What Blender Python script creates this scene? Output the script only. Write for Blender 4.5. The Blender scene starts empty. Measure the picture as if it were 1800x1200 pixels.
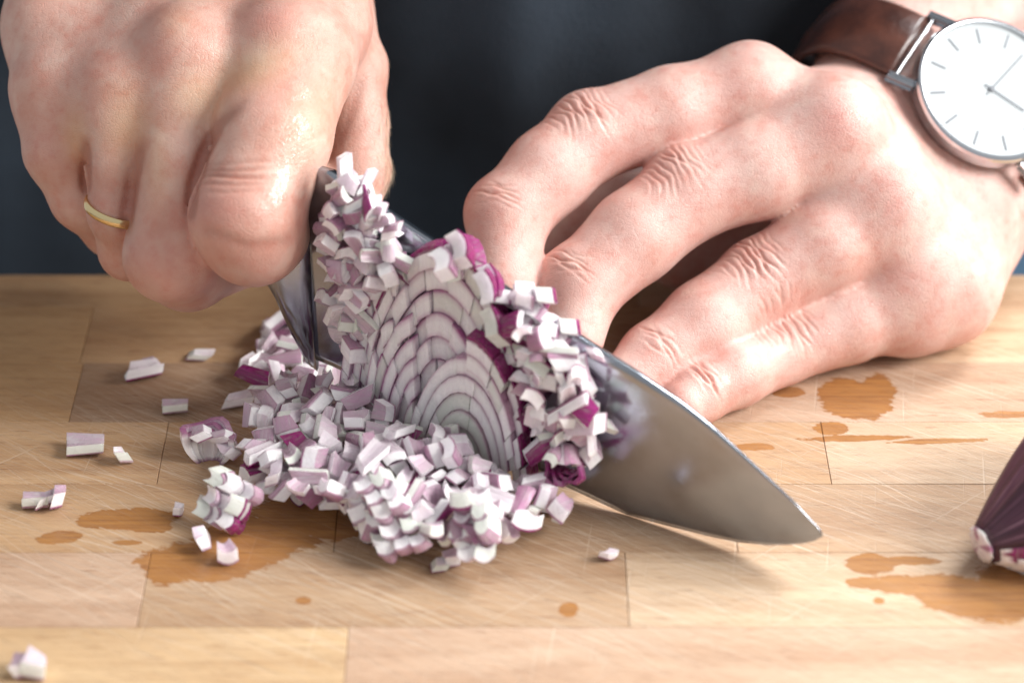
import bpy, bmesh, math, random
import numpy as np
from mathutils import Vector, Matrix, Euler
rnd = random.Random(7)
QUAL = 1.0
S = 0.01                                   # everything below is authored in centimetres
# ------------------------------------------------------------------ camera
F = 5000.0                                 # focal length in photo pixels (1800 wide)
PITCH = math.atan(2900 / 5000)
CP, SP = math.cos(PITCH), math.sin(PITCH)
D0 = 69.0
CH, CG = D0 * SP, D0 * CP
CAM = np.array([0, -CG, CH])
RIGHT = np.array([1.0, 0, 0]); UP = np.array([0, SP, CP]); FWD = np.array([0, CP, -SP])
def P(x, y, d):
    """world point (cm) seen at photo pixel x, y at distance d from the camera plane"""
    return CAM + d * (FWD + (x - 900) / F * RIGHT - (y - 600) / F * UP)
def gnd(x, y, h=0.0):
    r = FWD + (x - 900) / F * RIGHT - (y - 600) / F * UP
    return CAM + r * ((h - CH) / r[2])
sc = bpy.context.scene
col = sc.collection
cd = bpy.data.cameras.new('camera'); cam = bpy.data.objects.new('camera', cd); col.objects.link(cam)
cam.location = Vector(CAM * S); cam.rotation_euler = (math.pi / 2 - PITCH, 0, 0)
cd.sensor_width = 36; cd.lens = 100; cd.clip_end = 50; cd.clip_start = 0.01
cd.dof.use_dof = True; cd.dof.focus_distance = 0.640; cd.dof.aperture_fstop = 8.0
sc.camera = cam
# ------------------------------------------------------------------ light
w = bpy.data.worlds.new("World"); sc.world = w; w.use_nodes = True
wn = w.node_tree; bg = wn.nodes['Background']
bg.inputs[0].default_value = (0.95, 0.97, 1.0, 1); bg.inputs[1].default_value = 0.48
def area(name, loc, target, size, power, colour=(1, 1, 1), sy=None):
    l = bpy.data.lights.new(name, 'AREA'); l.energy = power; l.color = colour
    l.shape = 'RECTANGLE'; l.size = size * S; l.size_y = (sy or size) * S
    o = bpy.data.objects.new(name, l); col.objects.link(o)
    o.location = Vector(loc) * S
    o.rotation_euler = (Vector(target) - Vector(loc)).to_track_quat('-Z', 'Y').to_euler()
    return o
area('window_light', (185, -45, 125), (0, 0, 0), 110, 80, (1.0, 0.985, 0.965), 110)
area('back_window_light', (110, 115, 170), (0, 0, 0), 95, 90, (0.95, 0.98, 1.0), 95)
sc.view_settings.view_transform = 'Standard'; sc.view_settings.look = 'None'
sc.view_settings.exposure = 0.12; sc.view_settings.gamma = 1.0
# ------------------------------------------------------------------ helpers
def tag(o, label=None, cat=None, group=None, kind=None):
    if label: o['label'] = label
    if cat: o['category'] = cat
    if group: o['group'] = group
    if kind: o['kind'] = kind
    return o
def empty(name, loc=(0, 0, 0)):
    o = bpy.data.objects.new(name, None); col.objects.link(o)
    o.location = Vector(loc) * S; o.empty_display_size = 0.01
    return o
def meshdata(name, verts, faces, mats, smooth=False, mi=None):
    me = bpy.data.meshes.new(name)
    me.from_pydata([tuple(float(c) * S for c in v) for v in verts], [], [tuple(int(i) for i in f) for f in faces])
    for m in (mats if isinstance(mats, (list, tuple)) else [mats]): me.materials.append(m)
    if smooth: me.polygons.foreach_set('use_smooth', [True] * len(me.polygons))
    if mi is not None: me.polygons.foreach_set('material_index', mi)
    me.update()
    return me
def link(name, me, parent=None, loc=(0, 0, 0), rot=None):
    o = bpy.data.objects.new(name, me); col.objects.link(o)
    o.location = Vector(loc) * S
    if rot is not None: o.rotation_euler = rot
    if parent is not None: o.parent = parent
    return o
def meshobj(name, verts, faces, mats, parent=None, smooth=False, loc=(0, 0, 0), mi=None):
    if parent is not None:      # parts are authored in world cm: express relative to the parent's origin
        pl = np.array(parent.location) / S
        verts = [np.array(v) - pl for v in verts]
    return link(name, meshdata(name, verts, faces, mats, smooth, mi), parent, loc)
def from_bm(name, bm, mats, parent=None, smooth=False, autosm=None):
    off = np.array(parent.location) if parent is not None else np.zeros(3)
    me = bpy.data.meshes.new(name)
    for v in bm.verts: v.co = Vector(v.co) * S - Vector(off)
    bm.to_mesh(me); bm.free()
    for m in (mats if isinstance(mats, (list, tuple)) else [mats]): me.materials.append(m)
    if smooth: me.polygons.foreach_set('use_smooth', [True] * len(me.polygons))
    o = bpy.data.objects.new(name, me); col.objects.link(o)
    if parent is not None: o.parent = parent
    return o
# ------------------------------------------------------------------ node helpers
class N:
    def __init__(s, name):
        s.m = bpy.data.materials.new(name); s.m.use_nodes = True
        s.t = s.m.node_tree; s.b = s.t.nodes['Principled BSDF']
    def n(s, typ, ins=None, **kw):
        nd = s.t.nodes.new(typ)
        for k, v in kw.items(): setattr(nd, k, v)
        for k, v in (ins or {}).items(): s.put(nd.inputs[k], v)
        return nd
    def put(s, sock, v):
        if isinstance(v, bpy.types.NodeSocket): s.t.links.new(v, sock)
        elif isinstance(v, bpy.types.Node): s.t.links.new(v.outputs[0], sock)
        else: sock.default_value = v
    def math(s, op, a, b=0.0, c=None, clamp=False):
        nd = s.t.nodes.new('ShaderNodeMath'); nd.operation = op; nd.use_clamp = clamp
        s.put(nd.inputs[0], a); s.put(nd.inputs[1], b)
        if c is not None: s.put(nd.inputs[2], c)
        return nd.outputs[0]
    def mix(s, f, a, b, mode='MIX'):
        nd = s.t.nodes.new('ShaderNodeMix'); nd.data_type = 'RGBA'; nd.blend_type = mode
        s.put(nd.inputs[0], f); s.put(nd.inputs[6], a); s.put(nd.inputs[7], b)
        return nd.outputs[2]
    def ramp(s, f, stops):
        nd = s.t.nodes.new('ShaderNodeValToRGB'); s.put(nd.inputs[0], f)
        e = nd.color_ramp.elements
        while len(e) < len(stops): e.new(0.5)
        for i, (p, c) in enumerate(stops):
            e[i].position = p; e[i].color = c if len(c) == 4 else (*c, 1)
        return nd.outputs[0]
    def rng(s, f, a, b, c=0.0, d=1.0, smooth=False):
        nd = s.t.nodes.new('ShaderNodeMapRange'); nd.clamp = True
        if smooth: nd.interpolation_type = 'SMOOTHSTEP'
        s.put(nd.inputs[0], f); s.put(nd.inputs[1], a); s.put(nd.inputs[2], b); s.put(nd.inputs[3], c); s.put(nd.inputs[4], d)
        return nd.outputs[0]
    def noise(s, vec, scale, detail=4, rough=0.5, dist=0.0):
        nd = s.t.nodes.new('ShaderNodeTexNoise'); s.put(nd.inputs['Vector'], vec)
        nd.inputs['Scale'].default_value = scale; nd.inputs['Detail'].default_value = detail
        nd.inputs['Roughness'].default_value = rough; nd.inputs['Distortion'].default_value = dist
        return nd
    def mapping(s, vec, rot=(0, 0, 0), scale=(1, 1, 1), loc=(0, 0, 0)):
        nd = s.t.nodes.new('ShaderNodeMapping'); s.put(nd.inputs[0], vec)
        nd.inputs['Rotation'].default_value = rot; nd.inputs['Scale'].default_value = scale; nd.inputs['Location'].default_value = loc
        return nd.outputs[0]
    def bump(s, h, strength=0.3, dist=0.001, normal=None):
        nd = s.t.nodes.new('ShaderNodeBump'); s.put(nd.inputs['Height'], h)
        nd.inputs['Strength'].default_value = strength; nd.inputs['Distance'].default_value = dist
        if normal is not None: s.put(nd.inputs['Normal'], normal)
        return nd.outputs[0]
    def set(s, **kw):
        for k, v in kw.items(): s.put(s.b.inputs[k.replace('_', ' ')], v)
        return s.m
def L(r, g, b):
    f = lambda c: (c / 255 / 12.92) if c / 255 <= 0.04045 else ((c / 255 + 0.055) / 1.055) ** 2.4
    return (f(r), f(g), f(b), 1)
# ================================================================== cutting board
def ellipse(cx, cy, rx, ry, ang=0):
    """a splash as seen in the photo -> (centre, radii, angle) on the board in cm"""
    c = gnd(cx, cy); ex = gnd(cx + 10, cy) - c; ey = c - gnd(cx, cy + 10)
    return c[0], c[1], rx / 10 * ex[0], ry / 10 * ey[1], ang
STAINS = [ellipse(*e) for e in [
    (360, 985, 122, 42, 0.12), (440, 950, 130, 46, 0.25), (545, 905, 105, 42, 0.1), (225, 912, 88, 20, 0.05),
    (265, 925, 45, 12, -0.15), (105, 944, 40, 12, 0.12), (224, 953, 27, 5, 0), (650, 880, 100, 48, 0), (600, 925, 70, 22, 0.1),
    (1388, 689, 32, 10, 0), (1500, 702, 68, 40, 0.2), (1545, 680, 32, 26, 0), (1460, 752, 32, 13, 0), (1500, 770, 95, 6, 0.03),
    (1650, 775, 90, 5, 0.05), (1780, 728, 60, 7, 0.03), (1735, 1052, 130, 40, 0.0), (1780, 1020, 70, 36, 0.2), (1620, 1028, 105, 22, 0.0),
    (1530, 990, 50, 20, 0), (1525, 1024, 40, 12, 0), (1545, 1055, 12, 7, 0), (1000, 1070, 19, 14, 0), (533, 1055, 14, 7, 0),
    (1320, 785, 42, 7, 0), (1600, 985, 60, 8, 0), (860, 905, 95, 26, 0), (1330, 640, 50, 8, 0)]]
def wood_material():
    k = N('oiled_beech')
    geo = k.n('ShaderNodeNewGeometry'); oi = k.n('ShaderNodeObjectInfo')
    pos = k.n('ShaderNodeVectorMath', {0: geo.outputs['Position'], 1: (100, 100, 100)}, operation='MULTIPLY').outputs[0]
    sep = k.n('ShaderNodeSeparateXYZ', {0: pos})
    off = k.n('ShaderNodeCombineXYZ', {0: k.math('MULTIPLY', oi.outputs['Random'], 97.0), 1: k.math('MULTIPLY', oi.outputs['Random'], 31.0), 2: k.math('MULTIPLY', oi.outputs['Random'], 13.0)})
    v = k.n('ShaderNodeVectorMath', {0: pos, 1: off.outputs[0]}, operation='ADD').outputs[0]
    g1 = k.noise(k.mapping(v, scale=(0.10, 1.1, 1.1)), 1.0, 5, 0.6, 0.6)
    g2 = k.noise(k.mapping(v, scale=(0.45, 9, 9)), 1.0, 4, 0.6, 0.3)
    fl = k.noise(k.mapping(v, scale=(1.6, 26, 26)), 1.0, 2, 0.5)
    base = oi.outputs['Color']
    c = k.mix(k.rng(g1.outputs[0], 0.35, 0.70), base, k.mix(1.0, base, (0.74, 0.66, 0.60, 1), 'MULTIPLY'))
    c = k.mix(k.rng(g2.outputs[0], 0.52, 0.72, 0, 0.55), c, k.mix(1.0, c, (0.70, 0.62, 0.56, 1), 'MULTIPLY'))
    c = k.mix(k.rng(fl.outputs[0], 0.60, 0.70, 0, 0.75), c, k.mix(1.0, c, (0.50, 0.36, 0.28, 1), 'MULTIPLY'))
    # worn, dry middle of the board: pale and greyer where the knife lands
    wear = k.noise(pos, 0.16, 3, 0.55)
    wr = k.rng(k.n('ShaderNodeVectorMath', {0: k.mapping(pos, scale=(1 / 14, 1 / 7.5, 1), loc=(-0.1, 0.85, 0))}, operation='LENGTH').outputs['Value'], 1.25, 0.5, 0, 1, True)
    dry = k.math('MULTIPLY', wr, k.rng(wear.outputs[0], 0.3, 0.62), clamp=True)
    c = k.mix(k.math('MULTIPLY', dry, 0.25), c, (0.60, 0.44, 0.33, 1))
    # knife scratches
    h = None; sm = None
    for i, (ang, s0, s1, lo, wgt) in enumerate([(-0.60, 0.16, 15, 0.645, .9), (-0.42, 0.22, 19, 0.65, .8), (-0.85, 0.3, 17, 0.66, .7), (0.75, 0.2, 15, 0.69, .7), (1.45, 0.25, 13, 0.70, .6), (-0.52, 0.35, 34, 0.60, .7), (-0.70, 0.5, 40, 0.60, .6)]):
        n_ = k.noise(k.mapping(pos, rot=(0, 0, -ang), scale=(s0, s1, 1), loc=(3.7 * i, 9.1 * i, 0)) if False else k.mapping(k.n('ShaderNodeVectorRotate', {'Vector': pos, 'Angle': -ang}, rotation_type='Z_AXIS').outputs[0], scale=(s0, s1, 0), loc=(3.7 * i, 9.1 * i, 0)), 1.0, 1.5, 0.4, 0.0)
        f = k.rng(n_.outputs[0], lo, lo + 0.05, 0, wgt)
        sm = f if sm is None else k.math('MAXIMUM', sm, f)
    amt = k.math('MULTIPLY', sm, k.rng(k.math('ADD', wr, k.math('MULTIPLY', wear.outputs[0], 0.4)), 0.15, 0.9, 0.12, 1))
    c = k.mix(k.math('MULTIPLY', amt, 0.42), c, (0.86, 0.74, 0.60, 1))
    dk = k.noise(k.mapping(k.n('ShaderNodeVectorRotate', {'Vector': pos, 'Angle': 0.55}, rotation_type='Z_AXIS').outputs[0], scale=(0.2, 22, 0)), 1.0, 1.5, 0.4)
    c = k.mix(k.math('MULTIPLY', k.rng(dk.outputs[0], 0.66, 0.72, 0, 0.5), wr), c, k.mix(1.0, c, (0.5, 0.36, 0.26, 1), 'MULTIPLY'))
    # juice that soaked in
    wn_ = k.noise(pos, 0.9, 5, 0.62); wn2 = k.noise(k.mapping(pos, scale=(1, 2.2, 1)), 3.6, 3, 0.6)
    wobble = k.math('ADD', k.math('MULTIPLY', k.math('SUBTRACT', wn_.outputs[0], 0.5), 1.15), k.math('MULTIPLY', k.math('SUBTRACT', wn2.outputs[0], 0.5), 0.5))
    m = None
    for (cx, cy, rx, ry, a) in STAINS:
        q = k.n('ShaderNodeVectorRotate', {'Vector': pos, 'Center': (cx, cy, 0), 'Angle': -a}, rotation_type='Z_AXIS').outputs[0]
        q = k.mapping(q, scale=(1 / rx, 1 / ry, 0), loc=(-cx / rx, -cy / ry, 0))
        d = k.math('SUBTRACT', 1.0, k.n('ShaderNodeVectorMath', {0: q}, operation='LENGTH').outputs['Value'])
        m = d if m is None else k.math('SMOOTH_MAX', m, d, 0.12)
    wet = k.rng(k.math('SUBTRACT', k.math('ADD', m, wobble), k.math('MULTIPLY', sm, 0.10)), 0.0, 0.07, 0, 1, True)
    wet = k.math('MULTIPLY', wet, k.rng(wear.outputs[0], 0.30, 0.60, 0.80, 1.0))
    rim = k.rng(k.math('ADD', m, wobble), 0.02, 0.22, 1, 0)
    gr = k.rng(g2.outputs[0], 0.35, 0.7, 0.0, 1.0)
    wetc = k.mix(gr, (0.43, 0.185, 0.042, 1), (0.27, 0.100, 0.024, 1))
    wetc = k.mix(k.rng(fl.outputs[0], 0.62, 0.72, 0, 0.6), wetc, (0.20, 0.070, 0.02, 1))
    wetc = k.mix(k.math('MULTIPLY', rim, .35), wetc, (0.26, 0.095, 0.025, 1))
    c = k.mix(k.math('MULTIPLY', wet, 0.86), c, wetc)
    up = k.rng(k.n('ShaderNodeSeparateXYZ', {0: geo.outputs['Normal']}).outputs[2], 0.5, 0.9)
    hgt = k.math('SUBTRACT', k.math('MULTIPLY', fl.outputs[0], 0.4), k.math('MULTIPLY', sm, k.math('SUBTRACT', 1.0, k.math('MULTIPLY', wet, 0.6))))
    rough = k.math('SUBTRACT', k.rng(g2.outputs[0], 0.3, 0.7, 0.46, 0.60), k.math('MULTIPLY', wet, 0.33))
    return k.set(Base_Color=c, Roughness=rough, Normal=k.bump(hgt, 0.5, 0.0004), Specular_IOR_Level=0.32)
WOOD = wood_material()
board = empty('cutting_board', (0, -4, 0))
tag(board, 'large worn beech chopping board made of glued strips with wet juice stains', 'cutting board')
rowpx = [483, 539, 637, 741, 850, 970, 1101, 1243]
ys = [float(gnd(900, r)[1]) for r in rowpx]
ys += [ys[-1] - 2.7, ys[-1] - 5.4, ys[-1] - 8.1]
X0, X1 = -24.0, 24.0
tone = {'tan': (0.56, 0.335, 0.165), 'gold': (0.60, 0.35, 0.15), 'pale': (0.68, 0.50, 0.34), 'brown': (0.27, 0.155, 0.095),
        'pink': (0.58, 0.39, 0.285), 'cream': (0.74, 0.52, 0.29), 'mid': (0.43, 0.265, 0.15)}
# joints given as photo pixels at the row's middle; the colour is of the strip to the joint's left, last one to the right edge
rows = [[(1120, 'tan'), (None, 'pale')],
        [(153, 'gold'), (1290, 'tan'), (None, 'pale')],
        [(134, 'gold'), (930, 'brown'), (None, 'pink')],
        [(286, 'tan'), (1452, 'tan'), (None, 'pale')],
        [(592, 'tan'), (1290, 'mid'), (None, 'mid')],
        [(253, 'pink'), (1102, 'mid'), (None, 'pale')],
        [(607, 'cream'), (None, 'pink')],
        [(1300, 'pink'), (None, 'tan')], [(400, 'tan'), (None, 'gold')], [(900, 'pale'), (None, 'mid')]]
for ri, row in enumerate(rows):
    ya, yb = ys[ri], ys[ri + 1]
    xl = X0
    for (jx, tn) in row:
        if jx is None: xr = X1
        else:
            pyy = 0.5 * ((rowpx + [1390, 1540, 1700])[ri] + (rowpx + [1390, 1540, 1700])[ri + 1])
            xr = float(gnd(jx, pyy)[0])
        bm = bmesh.new()
        g = 0.006
        r_ = bmesh.ops.create_cube(bm, size=1.0)
        zt = rnd.uniform(-0.004, 0.0)
        for v in r_['verts']:
            v.co.x = (xl + xr) / 2 + v.co.x * (xr - xl - 2 * g)
            v.co.y = (ya + yb) / 2 + v.co.y * (ya - yb - 2 * g)
            v.co.z = -1.75 + v.co.z * 3.5 + (zt if v.co.z > 0 else 0)
        bmesh.ops.bevel(bm, geom=bm.edges[:], offset=0.012, segments=1, affect='EDGES')
        o = from_bm('plank', bm, WOOD, board)
        t = tuple(a_ * .62 + b_ * .38 for a_, b_ in zip(tone[tn], (0.57, 0.39, 0.24))); j = rnd.uniform(0.95, 1.05)
        o.color = (t[0] * j, t[1] * j, t[2] * j, 1)
        xl = xr
# counter under the board (its far edge stops under the board, the cook stands against it)
k = N('counter_stone'); ct = k.n('ShaderNodeTexCoord')
nn = k.noise(ct.outputs['Object'], 90, 4)
CM = k.set(Base_Color=k.mix(nn.outputs[0], (0.10, 0.10, 0.10, 1), (0.16, 0.155, 0.15, 1)), Roughness=0.4)
bm = bmesh.new(); r_ = bmesh.ops.create_cube(bm, size=1.0)
for v in r_['verts']: v.co = Vector((v.co.x * 120, -27 + v.co.y * 58, -5.51 + v.co.z * 4))
bmesh.ops.bevel(bm, geom=bm.edges[:], offset=0.3, segments=3, affect='EDGES')
tag(from_bm('countertop', bm, CM), kind='structure')
# ------------------------------------------------------------------ knife
KA = math.radians(30)
KU = np.array([-math.cos(KA), math.sin(KA), 0.0])        # along the blade, tip -> handle
KN = np.array([-math.sin(KA), -math.cos(KA), 0.0])       # blade normal on the cook's far side = towards the camera
KT = gnd(1100, 904) - 3.5 * KU
def kb(s, z, d=0.0): return KT + KU * s + KN * d + np.array([0, 0, z])
def KP(x, y, d=0.0):
    """point seen at photo pixel x, y on the plane d cm in front of the blade's middle plane"""
    r = FWD + (x - 900) / F * RIGHT - (y - 600) / F * UP
    t = ((KT + KN * d - CAM) @ KN) / (r @ KN)
    return CAM + r * t
def interp(tab, s):
    return float(np.interp(s, [a for a, _ in tab], [b for _, b in tab]))
spine_tab = []
for q in [(1446, 941), (1442, 930), (1425, 912), (1400, 885), (1350, 838), (1300, 792), (1250, 747), (1200, 707), (1125, 656), (1050, 610), (690, 375), (585, 300)]:
    p = KP(*q); spine_tab.append((float((p - KT) @ KU), float(p[2])))
edge_tab = [(float((KP(*q) - KT) @ KU), max(0.0, float(KP(*q)[2]))) for q in [(1432, 950), (1415, 954), (1385, 957), (1350, 957.5), (1300, 953), (1250, 943), (1170, 923), (1100, 904), (950, 834), (590, 646)]] + [(11.9, 1.6)]
spine_tab.sort(); S_TIP = spine_tab[0][0]; edge_tab.append((S_TIP, spine_tab[0][1] - .02)); edge_tab.sort()
print('spine', spine_tab)
k = N('brushed_steel'); ct = k.n('ShaderNodeTexCoord')
v_ = k.mapping(ct.outputs['Generated'], scale=(60, 60, 900))
nb = k.noise(v_, 1.0, 3, 0.6)
nd_ = k.noise(k.mapping(ct.outputs['Object'], scale=(100, 100, 100)), 0.9, 5, 0.6)
drp = k.noise(k.mapping(ct.outputs['Object'], scale=(100, 100, 160)), 5.0, 3, 0.5, 0.5)
dd = k.rng(drp.outputs[0], 0.60, 0.68)
ST = k.set(Base_Color=k.mix(k.rng(nd_.outputs[0], 0.35, 0.7), (0.35, 0.375, 0.42, 1), (0.41, 0.435, 0.48, 1)), Metallic=1.0,
           Roughness=k.math('ADD', k.rng(nd_.outputs[0], 0.40, 0.65, 0.12, 0.22), k.math('MULTIPLY', nb.outputs[0], 0.06)),
           Normal=k.bump(k.math('ADD', k.math('MULTIPLY', nb.outputs[0], 0.3), k.math('MULTIPLY', dd, 0.9)), 0.05, 0.0003))
knife = empty('kitchen_knife', kb(5, 0))
tag(knife, 'large steel chef\'s knife held with its tip down, dice stuck to the blade', 'knife')
V = []; Fc = []
NS, NH = 120, 14
ss = np.concatenate([np.linspace(S_TIP, 1.0, 50), np.linspace(1.0, 11.7, NS - 50 + 1)[1:]])
for i, s in enumerate(ss):
    e, t_ = interp(edge_tab, s), interp(spine_tab, s)
    if i == 0: e = t_ - 0.03
    th = 0.135 * min(1, 0.12 + (s - S_TIP) / 7.0)                  # half-thickness at the spine
    ring = []
    hs = [0, 0.04, 0.10, 0.25, 0.5, 0.75, 0.93, 0.985, 1.0]
    for h_ in hs: ring.append((e + (t_ - e) * h_, th * min(1, h_ ** 0.8 if h_ < 0.93 else (1.0 if h_ < 0.98 else (0.9 if h_ < 1 else 0.6))) + 0.002))
    pts = [kb(s, z, d) for z, d in ring] + [kb(s, z, -d) for z, d in reversed(ring)]
    V += pts
n_ = 18
for i in range(len(ss) - 1):
    for j in range(n_):
        a = i * n_ + j; b = i * n_ + (j + 1) % n_
        Fc.append((a, b, b + n_, a + n_))
Fc.append(tuple(range(n_))); Fc.append(tuple(reversed(range((len(ss) - 1) * n_, len(ss) * n_))))
bl = meshobj('blade', V, Fc, ST, knife)
bm = bmesh.new(); bm.from_mesh(bl.data); bmesh.ops.recalc_face_normals(bm, faces=bm.faces[:])
bm.to_mesh(bl.data); bm.free()
bl.data.polygons.foreach_set('use_smooth', [True] * len(bl.data.polygons)); 
def loft(name, secs, mat, parent, seg=20, power=0.75, smooth=True):
    """closed tube through superellipse sections (centre, axis a, radius a, axis b, radius b)"""
    V = []; Fc = []
    for (c, a, ra, b, rb) in secs:
        for i in range(seg):
            t = 2 * math.pi * i / seg
            ca, sa = math.cos(t), math.sin(t)
            V.append(np.array(c) + np.array(a) * ra * math.copysign(abs(ca) ** power, ca) + np.array(b) * rb * math.copysign(abs(sa) ** power, sa))
    for i in range(len(secs) - 1):
        for j in range(seg): Fc.append((i * seg + j, i * seg + (j + 1) % seg, (i + 1) * seg + (j + 1) % seg, (i + 1) * seg + j))
    Fc.append(tuple(reversed(range(seg)))); Fc.append(tuple(range((len(secs) - 1) * seg, len(secs) * seg)))
    o = meshobj(name, V, Fc, mat, parent, smooth)
    b2 = bmesh.new(); b2.from_mesh(o.data); bmesh.ops.recalc_face_normals(b2, faces=b2.faces[:]); b2.to_mesh(o.data); b2.free()
    return o
Z = np.array([0, 0, 1.0])
zc = lambda s: 4.9 + (s - 12) * 0.11
loft('bolster', [(kb(s, c), Z, rz, KN, rn) for s, c, rz, rn in [(11.55, 3.7, 2.45, .16), (11.75, 3.75, 2.35, .30), (12.0, 4.0, 2.0, .5), (12.3, 4.45, 1.5, .68), (12.8, zc(12.8), 1.1, .8), (13.2, zc(13.2), 1.05, .85)]], ST, knife)
k = N('black_handle'); HM = k.set(Base_Color=(0.012, 0.011, 0.011, 1), Roughness=0.35)
loft('handle', [(kb(s, zc(s)), Z, rz, KN, rn) for s, rz, rn in [(13.22, 1.0, .80), (14.2, 1.05, .85), (16.5, 1.0, .8), (18.0, 1.1, .85), (18.5, 1.0, .8), (18.7, .7, .5)]], HM, knife)
for s in (14.2, 16.1, 17.9):
    bm = bmesh.new()
    m_ = Matrix.Translation(Vector(kb(s, zc(s)))) @ Vector(KN).to_track_quat('Z', 'Y').to_matrix().to_4x4()
    bmesh.ops.create_cone(bm, cap_ends=True, segments=16, radius1=.28, radius2=.28, depth=1.72, matrix=m_)
    from_bm('rivet', bm, ST, knife)
# ================================================================== the cook's apron and trousers
k = N('navy_apron_cloth'); ct = k.n('ShaderNodeTexCoord')
pc = k.mapping(ct.outputs['Object'], scale=(100, 100, 100))
wv = k.noise(k.mapping(pc, scale=(14, 14, 14)), 1, 2)
bl1 = k.noise(k.mapping(pc, scale=(.10, .10, .10)), 1, 4, 0.55)
AP = k.set(Base_Color=k.mix(k.rng(bl1.outputs[0], 0.38, 0.66), (0.009, 0.013, 0.020, 1), (0.040, 0.058, 0.082, 1)), Roughness=0.92, Normal=k.bump(wv.outputs[0], 0.5, 0.0006), Sheen_Weight=0.05)
k = N('blue_denim'); ct = k.n('ShaderNodeTexCoord')
pc = k.mapping(ct.outputs['Object'], scale=(100, 100, 100))
wv = k.n('ShaderNodeTexWave', {'Vector': pc, 'Scale': 6.0, 'Distortion': 1.0})
JN = k.set(Base_Color=k.mix(wv.outputs[1], (0.045, 0.10, 0.17, 1), (0.09, 0.17, 0.26, 1)), Roughness=0.95)
def body_sheet(name, mat, parent, u0, u1, v0, v1, rx, ry, cy, folds, thick=0.25, nu=110, nv=90):
    V = []; Fc = []
    for layer in (0, 1):
        for j in range(nv + 1):
            z = v0 + (v1 - v0) * j / nv
            for i in range(nu + 1):
                u = u0 + (u1 - u0) * i / nu
                f = folds(u, z)
                a = u / rx
                V.append((rx * math.sin(a), cy - (ry * math.cos(a) - ry) - f + layer * thick, z))
    M = (nu + 1) * (nv + 1)
    for j in range(nv):
        for i in range(nu):
            a = j * (nu + 1) + i; b = a + 1; c = a + nu + 2; d = a + nu + 1
            Fc.append((a, b, c, d)); Fc.append((M + a, M + d, M + c, M + b))
    rim = [i for i in range(nu + 1)] + [(j + 1) * (nu + 1) + nu for j in range(nv)] + [nv * (nu + 1) + i for i in range(nu - 1, -1, -1)] + [j * (nu + 1) for j in range(nv - 1, 0, -1)]
    for i in range(len(rim)):
        a, b = rim[i], rim[(i + 1) % len(rim)]
        Fc.append((b, a, a + M, b + M))
    return meshobj(name, V, Fc, mat, parent, True)
person = empty('person', (0, 12, -40))
tag(person, 'cook in a dark navy apron, cut off at the frame, both hands at the onion', 'person')
def fold_a(u, z):
    return (0.5 * math.sin(u * 0.32 + 0.12 * z) + 0.22 * math.sin(u * 0.8 + 1.3 + 0.10 * z) + 0.08 * math.sin(u * 2.1 - 0.08 * z + 2)) * (0.55 + 0.45 * math.sin(z * 0.07 + 1.0)) + 0.5 * math.exp(-((z - 3) / 3.0) ** 2)
body_sheet('apron', AP, person, -24, 14.2, -45, 45, 30, 16, 8.2, fold_a)
def fold_b(u, z): return 0.5 * math.sin(u * 0.3 + z * 0.1)
body_sheet('trousers', JN, person, -27, 27, -60, -2, 30, 15, 10.5, fold_b, nu=50, nv=40)
body_sheet('shirt', AP, person, -26, 26, -2.5, 50, 30, 15, 10.6, fold_b, nu=50, nv=40)
# ================================================================== hands: one smooth surface each, grown from joint positions
import openvdb
def smin(a, b, k):
    h = np.maximum(k - np.abs(a - b), 0) / k
    return np.minimum(a, b) - h * h * k * 0.25
def rcone(X, a, b, ra, rb, flat=None):
    ba = b - a; L2 = float(ba @ ba) + 1e-9
    dx, dy, dz = X[0] - a[0], X[1] - a[1], X[2] - a[2]
    t = np.clip((dx * ba[0] + dy * ba[1] + dz * ba[2]) / L2, 0, 1)
    ex, ey, ez = dx - t * ba[0], dy - t * ba[1], dz - t * ba[2]
    if flat is not None:          # squash along a unit direction: (direction, factor > 1 makes it thinner)
        n, q = flat
        dn = ex * n[0] + ey * n[1] + ez * n[2]
        m = (q * q - 1) * dn * dn
        return np.sqrt(ex * ex + ey * ey + ez * ez + m) - (ra + (rb - ra) * t)
    ts = t * t * (3 - 2 * t) * 0.35 + t * 0.65
    return np.sqrt(ex * ex + ey * ey + ez * ez) - (ra + (rb - ra) * ts)
def ball(X, c, r): return np.sqrt((X[0] - c[0]) ** 2 + (X[1] - c[1]) ** 2 + (X[2] - c[2]) ** 2) - r
def J(x, y, d, r): return (P(x, y, d), r * d / F)
def unit(v): v = np.array(v, float); return v / np.linalg.norm(v)
def chainf(X, js, k=0.25):
    f = None
    for (a, ra), (b, rb) in zip(js[:-1], js[1:]):
        g = rcone(X, a, b, ra, rb)
        f = g if f is None else smin(f, g, k)
    return f
def grow(fn, lo, hi, h):
    n = [int(math.ceil((hi[i] - lo[i]) / h)) for i in range(3)]
    ax = [np.float32(lo[i]) + h * np.arange(n[i], dtype=np.float32) for i in range(3)]
    X = (ax[0][:, None, None], ax[1][None, :, None], ax[2][None, None, :])
    f = fn(X).astype(np.float32)
    f = np.clip(f, -3 * h, 3 * h)
    g = openvdb.FloatGrid(3 * h); g.copyFromArray(f)
    pts, quads = g.convertToQuads(0.0)
    pts = np.array(pts, float) * h + np.array(lo)
    # the vdb quads may wind either way; the caller recalculates outside normals
    return pts, np.array(quads)
def vnormals(v, q):
    n = np.zeros_like(v)
    fn = np.cross(v[q[:, 2]] - v[q[:, 0]], v[q[:, 3]] - v[q[:, 1]])
    for i in range(4): np.add.at(n, q[:, i], fn)
    return n / (np.linalg.norm(n, axis=1)[:, None] + 1e-12)
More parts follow.
